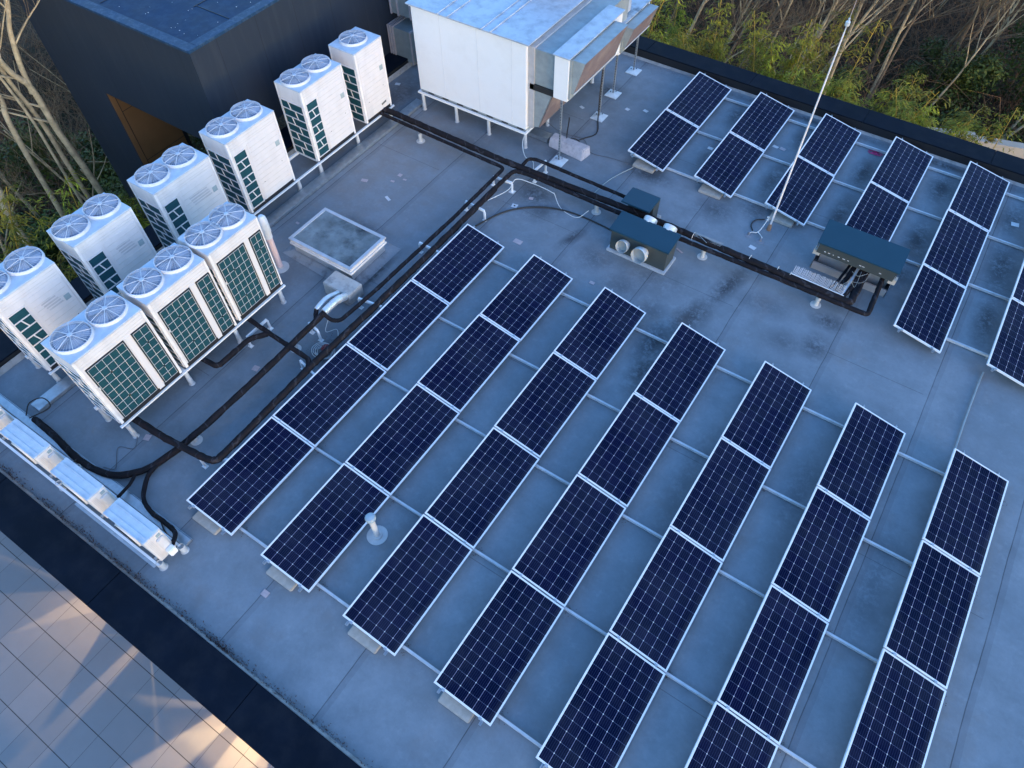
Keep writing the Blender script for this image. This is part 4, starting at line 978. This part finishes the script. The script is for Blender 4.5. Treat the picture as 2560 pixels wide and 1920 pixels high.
# moss and dried weeds along the near parapet
m = MB()
for i in range(2300):
    x = random.choice([random.gauss(c_, .22) for c_ in (-3.2,-2.2,-1.6,-1.1,-.4,.1,.6,1.3,1.9,2.0,2.1,2.6,3.4,4.2)]); x = x if random.random() < .7 else random.uniform(-4.5, 9)
    y = -3.33+abs(random.gauss(0,.05)); s_ = random.uniform(.006,.028); z_ = random.uniform(.006,.06)
    a = random.uniform(0,6.3); m.poly([(x,y,.004),(x+s_*math.cos(a),y+s_*math.sin(a),z_),(x+s_*.4*math.cos(a+2),y+s_*.4*math.sin(a+2),z_*.6)])
struct(m.build('moss', 'moss'), 'stuff')
m = MB()
for i in range(1600):
    if random.random() < .6: x = random.uniform(-.5,13); y = 14.22-abs(random.gauss(0,.10))
    else: x = random.choice([-.43,-.6,-.35])+random.gauss(0,.12); y = 1.75+random.gauss(0,.22)
    s_ = random.uniform(.005,.02); z_ = random.uniform(.004,.02); a = random.uniform(0,6.3)
    m.poly([(x,y,.004),(x+s_*math.cos(a),y+s_*math.sin(a),z_),(x+s_*.5*math.cos(a+2),y+s_*.5*math.sin(a+2),.006)])
struct(m.build('leaf_litter', 'moss'), 'stuff')

# ------------------------------------------------------------------ dark tower behind the units
TX0, TX1, TY0, TY1, TZ = -12.4, -5.96, 4.68, 16.5, 3.05
t = thing('tower_building', 'tall dark blue clad block with an open bay showing a brown wall', 'building', (TX1, TY0, -7))
m = MB(); OX0, OX1, OZ = -10.43, -6.35, .56
m.box(TX0, OX0-.02, TY0, 6.21, -7, OZ).box(OX1, TX1, TY0, TY0+.35, -7, OZ).box(TX0, TX1, TY0, TY0+.35, OZ, TZ-.06)
m.box(TX1-.30, TX1, TY0+.35, TY1, OZ, TZ-.06).box(TX0, TX0+.3, TY0+.35, TY1, OZ, TZ-.06).box(TX0+.3, TX1-.3, TY1-.3, TY1, OZ, TZ-.06)
m.box(TX1-.30, TX1, TY0+2.6, TY1, -7, OZ)
m.build('wall', 'clad', t)
MB().box(TX0+.3, TX1-.3, TY0+.35, TY1-.3, OZ, OZ+.1).build('bay_ceiling', 'brown', t)
MB().box(OX0-.02, OX0, TY0+.02, 6.19, -7, OZ).build('bay_wall', 'brown', t)
m = MB(); m.box(OX0, OX0+.004, 4.84, 4.856, -7, OZ-.01).box(OX0, OX0+.004, 4.856, 6.19, -.075, -.06).box(OX0, OX0+.004, 4.856, 6.19, -1.6, -1.585).box(OX0, OX0+.004, 4.856, 6.19, -3.1, -3.085)
m.build('bay_joint', 'black', t)
MB().box(OX0-.03, OX0+.005, 6.21, 6.30, -7, OZ).build('bay_post', 'black', t)
m = MB(); rw = .22
m.box(TX0-.03, TX1+.03, TY0-.03, TY0+rw, TZ-.06, TZ).box(TX0-.03, TX1+.03, TY1-rw, TY1+.03, TZ-.06, TZ).box(TX0-.03, TX0+rw, TY0+rw, TY1-rw, TZ-.06, TZ).box(TX1-rw, TX1+.03, TY0+rw, TY1-rw, TZ-.06, TZ)
m.build('rim', simple('rim_blue', (.012,.045,.10), .5, 0, .15, 2, (.10,.15,.22), .4, 10, spec=.2), t, bevel=.005)
rt = MB().box(TX0+rw, TX1-rw, TY0+rw, TY1-rw, TZ-.10, TZ-.03).build('roof', 'towertop', t)
m = MB(); m.box(-7.28, -6.25, 6.06, 6.075, TZ-.03, TZ-.02).box(-9.2, -9.19, TY0+.3, TY1-.3, TZ-.03, TZ-.02).box(-7.30,-7.285,6.0,TY1-.3,TZ-.03,TZ-.02)
m.build('roof_seam', 'black', rt)
m = MB()
for i in range(70):
    x = random.uniform(-11,-6.1); y = random.uniform(4.8,8); s_ = random.uniform(.006,.02); m.box(x, x+s_, y, y+s_, TZ-.03, TZ-.026)
m.build('fleck', 'patch', rt)
# ducts against the tower
def wallduct(x0, x1, y0, y1, z0, z1, label, fl):
    t = thing('wall_duct', label, 'duct', ((x0+x1)/2, y0, z0))
    MB().box(x0, x1, y0, y1, z0, z1).build('duct', simple_once('duct_dark', (.20,.23,.24)), t, bevel=.004)
    for xx in fl:
        MB().box(xx, xx+.04, y0-.03, y1, z0-.03, z1+.03).build('flange', simple_once('duct_flange', (.36,.33,.35)), t, bevel=.003)
wallduct(-5.93, -5.10, 10.55, 11.6, .12, .98, 'lower galvanised duct from the dark tower, behind the single fan unit', (-5.92, -5.84, -5.76, -5.16))
wallduct(-5.93, -5.20, 10.75, 11.8, 1.25, 2.9, 'upper galvanised duct on the dark tower wall beside the plant box', (-5.9, -5.66, -5.24))

# ------------------------------------------------------------------ garden wall and path at the far right
t = thing('retaining_wall', 'pale garden wall beyond the bamboo at the right edge', 'wall', (9,25,-7))
m = MB(); 
def wseg(a, b_, z):
    a = Vector((*a,0)); b_ = Vector((*b_,0)); d_ = (b_-a).normalized(); n_ = Vector((-d_.y,d_.x,0))*.35
    m.prism([(a.x,a.y,-7.2),(b_.x,b_.y,-7.2),(b_.x+n_.x,b_.y+n_.y,-7.2),(a.x+n_.x,a.y+n_.y,-7.2)], (0,0,z+7.2))
wseg((6.6,23.3), (9.0,24.3), -5.0); wseg((9.0,24.3), (16,26.2), -5.12)
m.build('wall_body', 'lightwall', t)
struct(MB().poly([(6,22.9,-6.4),(18,25.9,-6.4),(18,19,-6.4),(7.5,19,-6.4)]).build('path', 'paving'))

# ------------------------------------------------------------------ vegetation
def branch(tr, tw, p, d, L, r, lvl, rnd, maxl, spread=.55, kids_=3):
    n = 5 if lvl < 2 else 3; pts = [p]; rr = [r]; q = p.copy(); dd = d.copy()
    for i in range(n):
        dd = (dd + Vector((rnd.uniform(-1,1), rnd.uniform(-1,1), rnd.uniform(-.5,.8)))*(.10+.05*lvl)).normalized()
        q = q + dd*L/n; pts.append(q.copy()); rr.append(r*(1-.62*(i+1)/n))
    (tr if lvl < 2 else tw).tube(pts, rr, 7 if lvl == 0 else (5 if lvl == 1 else 3), lvl < 1)
    if lvl >= maxl: return
    k = kids_ + (2 if lvl == 0 else 0) + rnd.randint(0,1)
    for i in range(k):
        f_ = rnd.uniform(.35,1) if lvl else rnd.uniform(.42,1.0)
        j = min(n-1, int(f_*n)); pt = pts[j].lerp(pts[j+1], f_*n-j if f_ < 1 else 1)
        ax = Vector((rnd.uniform(-1,1), rnd.uniform(-1,1), rnd.uniform(-.3,.5))).normalized()
        nd = (dd*(1-spread) + ax*spread + Vector((0,0,.18))).normalized()
        branch(tr, tw, pt, nd, L*rnd.uniform(.42,.68), max(.006, rr[j]*rnd.uniform(.45,.65)), lvl+1, rnd, maxl, spread, kids_)
def bare_tree(seed, H=11, r=.14, maxl=4, kids_=3, lean=(0,0), mats=('barkd','twig')):
    rnd = random.Random(seed); tr, tw = MB(), MB()
    branch(tr, tw, Vector((0,0,0)), Vector((lean[0],lean[1],1)).normalized(), H*.62, r, 0, rnd, maxl, .55, kids_)
    t = thing('bare_tree', 'x', 'tree', (0,0,0), 'bare trees around the building')
    tr.build('trunk', mats[0], t, smooth=True); tw.build('crown', mats[1], t)
    return t
protos = [bare_tree(s_, H, r_, 4, k_, l_, m_) for s_, H, r_, k_, l_, m_ in ((1,13,.12,4,(.12,0),('bark','twigl')), (2,12,.10,4,(-.1,.1),('barkd','twig')), (3,11,.08,4,(.2,.05),('bark','twigl')), (4,14,.13,4,(.05,-.1),('barkd','twigl')))]
rnd = random.Random(5)
spots = []
for i in range(96):
    x = -8+i*.33+rnd.uniform(-.8,.8); y = 21.5+x*.22+rnd.uniform(0,1)**1.3*19
    if x > 5.5 and y < 27: y += 4
    spots.append((x, y, rnd.randrange(4)))
far_lab = ['among the trees beyond the far parapet', 'in the wood behind the bamboo', 'in the wood at the top of the photo', 'behind the bamboo hedge']
kindlab = ['pale slender bare tree', 'brown bare tree', 'pale leaning bare tree', 'tall pale twigged bare tree']
def xname(x): return 'far left' if x < -4 else 'left of centre' if x < 2 else 'centre' if x < 8 else 'right' if x < 15 else 'far right'
for n_, (x, y, k) in enumerate(sorted(spots)):
    lab = '%s %s of the mast, tree %s along the edge of the wood' % (kindlab[k], 'to the left' if x < 9 else 'to the right', '')
    depth = 'in the front rank' if y < 27+x*.22 else 'in the middle rank' if y < 34+x*.22 else 'in the rear rank'
    lab = '%s %s beyond the bamboo, %s' % (kindlab[k], depth, xname(x))
    dup(protos[k], (x, y, -7.2), lab, rot=(rnd.uniform(-.15,.12), rnd.uniform(.0,.38), 0), scale=(rnd.uniform(.6,.8), rnd.uniform(.6,.8), rnd.uniform(.75,1.1)))
for n_ in range(34):
    x = -12.8-rnd.random()**1.4*12; y = rnd.uniform(-7,11); k = rnd.randrange(4)
    depth = 'close behind' if x > -17 else 'well behind' if x > -21 else 'far behind'
    lab = '%s %s the pale trunks at the left edge, %s side' % (kindlab[k], depth, 'lower' if y < -1 else 'middle' if y < 5 else 'upper')
    dup(protos[k], (x, y, -7.2), lab, rot=(rnd.uniform(-.12,.12), rnd.uniform(-.1,.15), rnd.uniform(0,6.28)), scale=(rnd.uniform(.55,.75), rnd.uniform(.55,.75), rnd.uniform(.6,.95)))
for p_ in protos:
    for c in kids(p_): bpy.data.objects.remove(c)
    bpy.data.objects.remove(p_)
# tall pale trunks at the left edge (measured)
def big_trunk(pts, r0, r1, label, seed, limbs):
    rnd = random.Random(seed); t = thing('pale_trunk_tree', label, 'tree', pts[0], 'tall pale trunks left of the dark tower')
    c_ = curve(pts, 6); n_ = len(c_); MB().tube(c_, [r0+(r1-r0)*i/(n_-1) for i in range(n_)], 10, True, .04).build('trunk', 'bark', t, smooth=True)
    tr, tw = MB(), MB()
    for f_, dx, dy, dz, L in limbs:
        p = c_[int(f_*(n_-1))]; branch(tr, tw, p, Vector((dx,dy,dz)).normalized(), L, r0*.30, 1, rnd, 5, .5, 3)
    if tr.v: tr.build('limb', 'bark', t, smooth=True)
    tw.build('crown', 'twigl', t)
big_trunk([(-11.3,3.75,-7),(-11,3.46,-1.7),(-11,3.34,.03),(-11,3.33,1.22),(-11,3.05,2.0),(-11.2,2.8,4.5)], .098, .058, 'tallest pale trunk leaning left, nearest the dark tower', 11, [(.45,-.3,-.9,.6,2.5),(.6,-.5,.6,.8,2.2),(.8,-.1,.4,1,2.0),(.5,-.5,-.5,.4,1.6),(.7,-.4,-.7,.5,2.0)])
big_trunk([(-11.5,3.3,-7),(-11.2,3.17,-1.4),(-11.2,3.17,.29),(-11.2,3.04,1.49),(-11.3,3.1,2.3),(-11.4,3.2,4)], .066, .045, 'pale trunk just left of the tallest one', 12, [(.5,-.3,-.8,.6,2.2),(.75,.5,.5,.8,2)])
big_trunk([(-11.4,2.9,-7),(-11.1,2.94,-.85),(-11.1,2.97,.51),(-11.1,2.87,1.78),(-11.2,2.7,3.5)], .042, .03, 'thin pale trunk third from the dark tower', 13, [(.55,.3,-.8,.7,2),(.8,-.2,.6,1,1.8)])
big_trunk([(-11,3.3,1.1),(-11,3.4,1.8),(-11,3.6,2.5),(-11,3.9,3.06),(-11,4.1,3.8)], .07, .035, 'pale forked limb leaning right at the top left corner', 14, [(.4,.2,.8,.6,1.8),(.7,-.4,-.4,1,1.6)])
big_trunk([(-11.5,2.2,-7),(-11.2,2.44,-.07),(-11.2,2.64,1.16),(-11.2,2.62,1.6),(-11.3,2.5,3)], .075, .05, 'rough brown trunk at the left edge', 15, [(.5,.3,-.6,.7,1.8),(.7,-.4,.4,1,1.8)])
big_trunk([(-11.2,1.0,-7),(-11,1.14,-1.52),(-11,1.33,-.53),(-11,1.4,.6),(-11,1.3,2)], .085, .05, 'short pale trunk low at the left edge', 16, [(.5,.3,-.6,.7,1.6),(.8,-.4,.4,1,1.8)])

# bamboo
def bamboo(seed, H, nl, bend):
    rnd = random.Random(seed); cu, lf = MB(), MB(); a0 = rnd.uniform(0,6.3)
    def cp(f_): b_ = bend*f_**3; return Vector((b_*math.cos(a0), b_*math.sin(a0), H*f_))
    cu.tube([cp(i/12) for i in range(13)], [.028*(1-.8*i/12)+.004 for i in range(13)], 6)
    for i in range(34):
        f_ = .40+.6*i/34; p = cp(f_)
        for s_ in range(2):
            a = rnd.uniform(0,6.3); L = (1.15-.75*f_)*rnd.uniform(.7,1.3)
            q = [p, p+Vector((math.cos(a)*L*.5, math.sin(a)*L*.5, L*.30)), p+Vector((math.cos(a)*L, math.sin(a)*L, L*.18))]
            cu.tube(q, [.006,.004,.002], 3, False)
            for k in range(nl):
                u = rnd.uniform(.15,1.05); c_ = q[0].lerp(q[1], u*2) if u < .5 else q[1].lerp(q[2], (u-.5)*2)
                c_ = c_+Vector((rnd.gauss(0,.07), rnd.gauss(0,.07), rnd.gauss(0,.06)))
                b_ = a+rnd.gauss(0,.9); ll = rnd.uniform(.12,.22); dz = -rnd.uniform(.1,1.0); e = Vector((math.cos(b_), math.sin(b_), dz)).normalized()*ll
                w_ = e.cross(Vector((rnd.uniform(-.4,.4), rnd.uniform(-.4,.4), 1))).normalized()*ll*.10
                lf.add([c_, c_+e*.4+w_, c_+e, c_+e*.4-w_], [(0,1,2,3)])
    t = thing('bamboo', 'x', 'bamboo', (0,0,0), 'bamboo around the roof'); cu.build('culm', 'culm', t); lf.build('foliage', 'bleaf', t); return t
bp = [bamboo(21, 7.6, 26, .8), bamboo(22, 8.2, 22, 1.2), bamboo(23, 6.8, 30, .5), bamboo(24, 7.4, 9, .9)]
rnd = random.Random(9)
where = []
for i in range(92):
    x = -1.6+i*.118+rnd.uniform(-.4,.4); y = 15.9+rnd.random()**1.5*3.6
    k_ = rnd.choice((0,1,2,2,0,2,2,3)); where.append((x, y, k_, rnd.uniform(.80,1.06) if k_ == 3 else rnd.uniform(.70,.92)))
for x, y in ((8.6,16.5),(9.2,17.2),(9.8,18.0),(7.9,16.2)): where.append((x, y, 3, .7))
bl_ = ['dense arching bamboo', 'tall arching bamboo', 'short dense bamboo', 'sparse yellow stemmed bamboo']
for x, y, k, s_ in where:
    lab = '%s %s, %s' % (bl_[k], 'right behind the far parapet' if y < 17.2 else 'in the middle of the hedge' if y < 19 else 'at the back of the hedge', 'near the plenum end' if x < 1.5 else 'above the second far row' if x < 3.6 else 'above the third far row' if x < 5.6 else 'by the mast top' if x < 7 else 'at its right end')
    dup(bp[k], (x, y, -7.1), lab, rot=(rnd.uniform(-.08,.08), rnd.uniform(-.06,.12), rnd.uniform(0,6.28)), scale=s_)
for i in range(15):
    y = -3.5+i*.52+rnd.uniform(-.3,.3); x = -7.4-rnd.random()*2.2; k = rnd.choice((1,3,3,2))
    lab = '%s left of the roof, %s' % (bl_[k], 'behind the nearest back row unit' if y < -.5 else 'between the first two back row units' if y < 1.6 else 'at the foot of the pale trunks')
    dup(bp[k], (x, y, -7.1), lab, rot=(rnd.uniform(-.08,.08), rnd.uniform(-.1,.1), rnd.uniform(0,6.28)), scale=rnd.uniform(.78,.98))
for p_ in bp:
    for c in kids(p_): bpy.data.objects.remove(c)
    bpy.data.objects.remove(p_)
# evergreen shrubs
def shrub(seed, rad, n_, mat='evergreen', name='shrub', leaf=.10):
    rnd = random.Random(seed); m = MB(); st = MB()
    lob = [(Vector((rnd.gauss(0,rad*.5), rnd.gauss(0,rad*.5), rad*rnd.uniform(.3,1.3))), rad*rnd.uniform(.3,.6)) for _ in range(10)]
    for i in range(n_):
        c_, r_ = rnd.choice(lob); d_ = Vector((rnd.gauss(0,1), rnd.gauss(0,1), rnd.gauss(0,1))).normalized(); p = c_+d_*r_*rnd.uniform(.55,1.05)
        e = Vector((rnd.gauss(0,1), rnd.gauss(0,1), rnd.gauss(-.2,.6))).normalized()*leaf*rnd.uniform(.7,1.4); w_ = e.cross(d_).normalized()*leaf*.3
        m.add([p, p+e*.5+w_, p+e, p+e*.5-w_], [(0,1,2,3)])
    for c_, r_ in lob: st.tube([(0,0,0), c_*.5+Vector((.05,.05,0)), c_], [.03,.02,.008], 4)
    t = thing(name, 'x', 'shrub' if name == 'shrub' else 'mistletoe', (0,0,0)); m.build('foliage', mat, t); st.build('stem', 'twig', t); return t
sp = [shrub(31, 1.5, 5200), shrub(32, 1.1, 3800), shrub(33, 1.9, 6500, leaf=.12)]
rnd = random.Random(12)
for i in range(29):
    if i < 5: x = rnd.uniform(-6,20); y = rnd.uniform(20,32)+x*.2; where_ = 'under the wood beyond the far parapet, %s' % xname(x)
    else: x = rnd.uniform(-20,-9.5); y = rnd.uniform(-6,9); where_ = 'below the pale trunks at the left, %s' % ('lower part' if y < 0 else 'middle part' if y < 4 else 'upper part')
    if 5.5 < x < 16 and 19 < y < 28: continue
    k = rnd.randrange(3); dup(sp[k], (x, y, -7.2), '%s evergreen shrub %s' % (['round dark', 'small dark', 'broad dark'][k], where_), rot=(0,0,rnd.uniform(0,6.28)), scale=rnd.uniform(.7,1.3), group='evergreen shrubs')
for p_ in sp:
    for c in kids(p_): bpy.data.objects.remove(c)
    bpy.data.objects.remove(p_)
ms = shrub(41, .30, 900, 'mistle', 'mistletoe', .06)
for i, (x, y, z_, s_, lab) in enumerate(((12.9,24.5,-.6,1.2,'largest yellow green mistletoe ball near the top right'),(12.2,23.2,-2.2,.9,'mistletoe ball below the largest one'),(12.3,20.6,-4.2,.8,'lowest mistletoe ball at the right'),(10.8,24.0,-1.6,.5,'small mistletoe ball left of the largest'),(9.2,21.2,-3.2,.45,'smallest mistletoe ball right of the mast'))):
    dup(ms, (x,y,z_), lab, scale=s_, group='mistletoe balls')
for c in kids(ms): bpy.data.objects.remove(c)
bpy.data.objects.remove(ms)
# undergrowth of dry twigs: nobody could count it
m = MB(); rnd = random.Random(3)
for i in range(17000):
    if i % 3: x = rnd.uniform(-14,26); y = rnd.uniform(18,46)+x*.2
    else: x = rnd.uniform(-30,-9); y = rnd.uniform(-9,13)
    if 5.5 < x < 18 and 18 < y < 27+x*.05: continue
    L = rnd.uniform(.6,3.0); a = rnd.uniform(0,6.3); h = L*rnd.uniform(.3,1.2); p = Vector((x,y,-7.1+rnd.uniform(0,.6)))
    q = p+Vector((math.cos(a)*L*.4, math.sin(a)*L*.4, h*.7)); e = p+Vector((math.cos(a)*L, math.sin(a)*L, h*rnd.uniform(.5,1)))
    m.tube([p,q,e], [.013,.009,.003], 3, False)
struct(m.build('undergrowth', 'twig'), 'stuff')

for o in bpy.data.objects:
    if '_o' in o: del o['_o']
    if len(o.get('label', '').split()) > 16: print('LONG', o.name, o['label'])
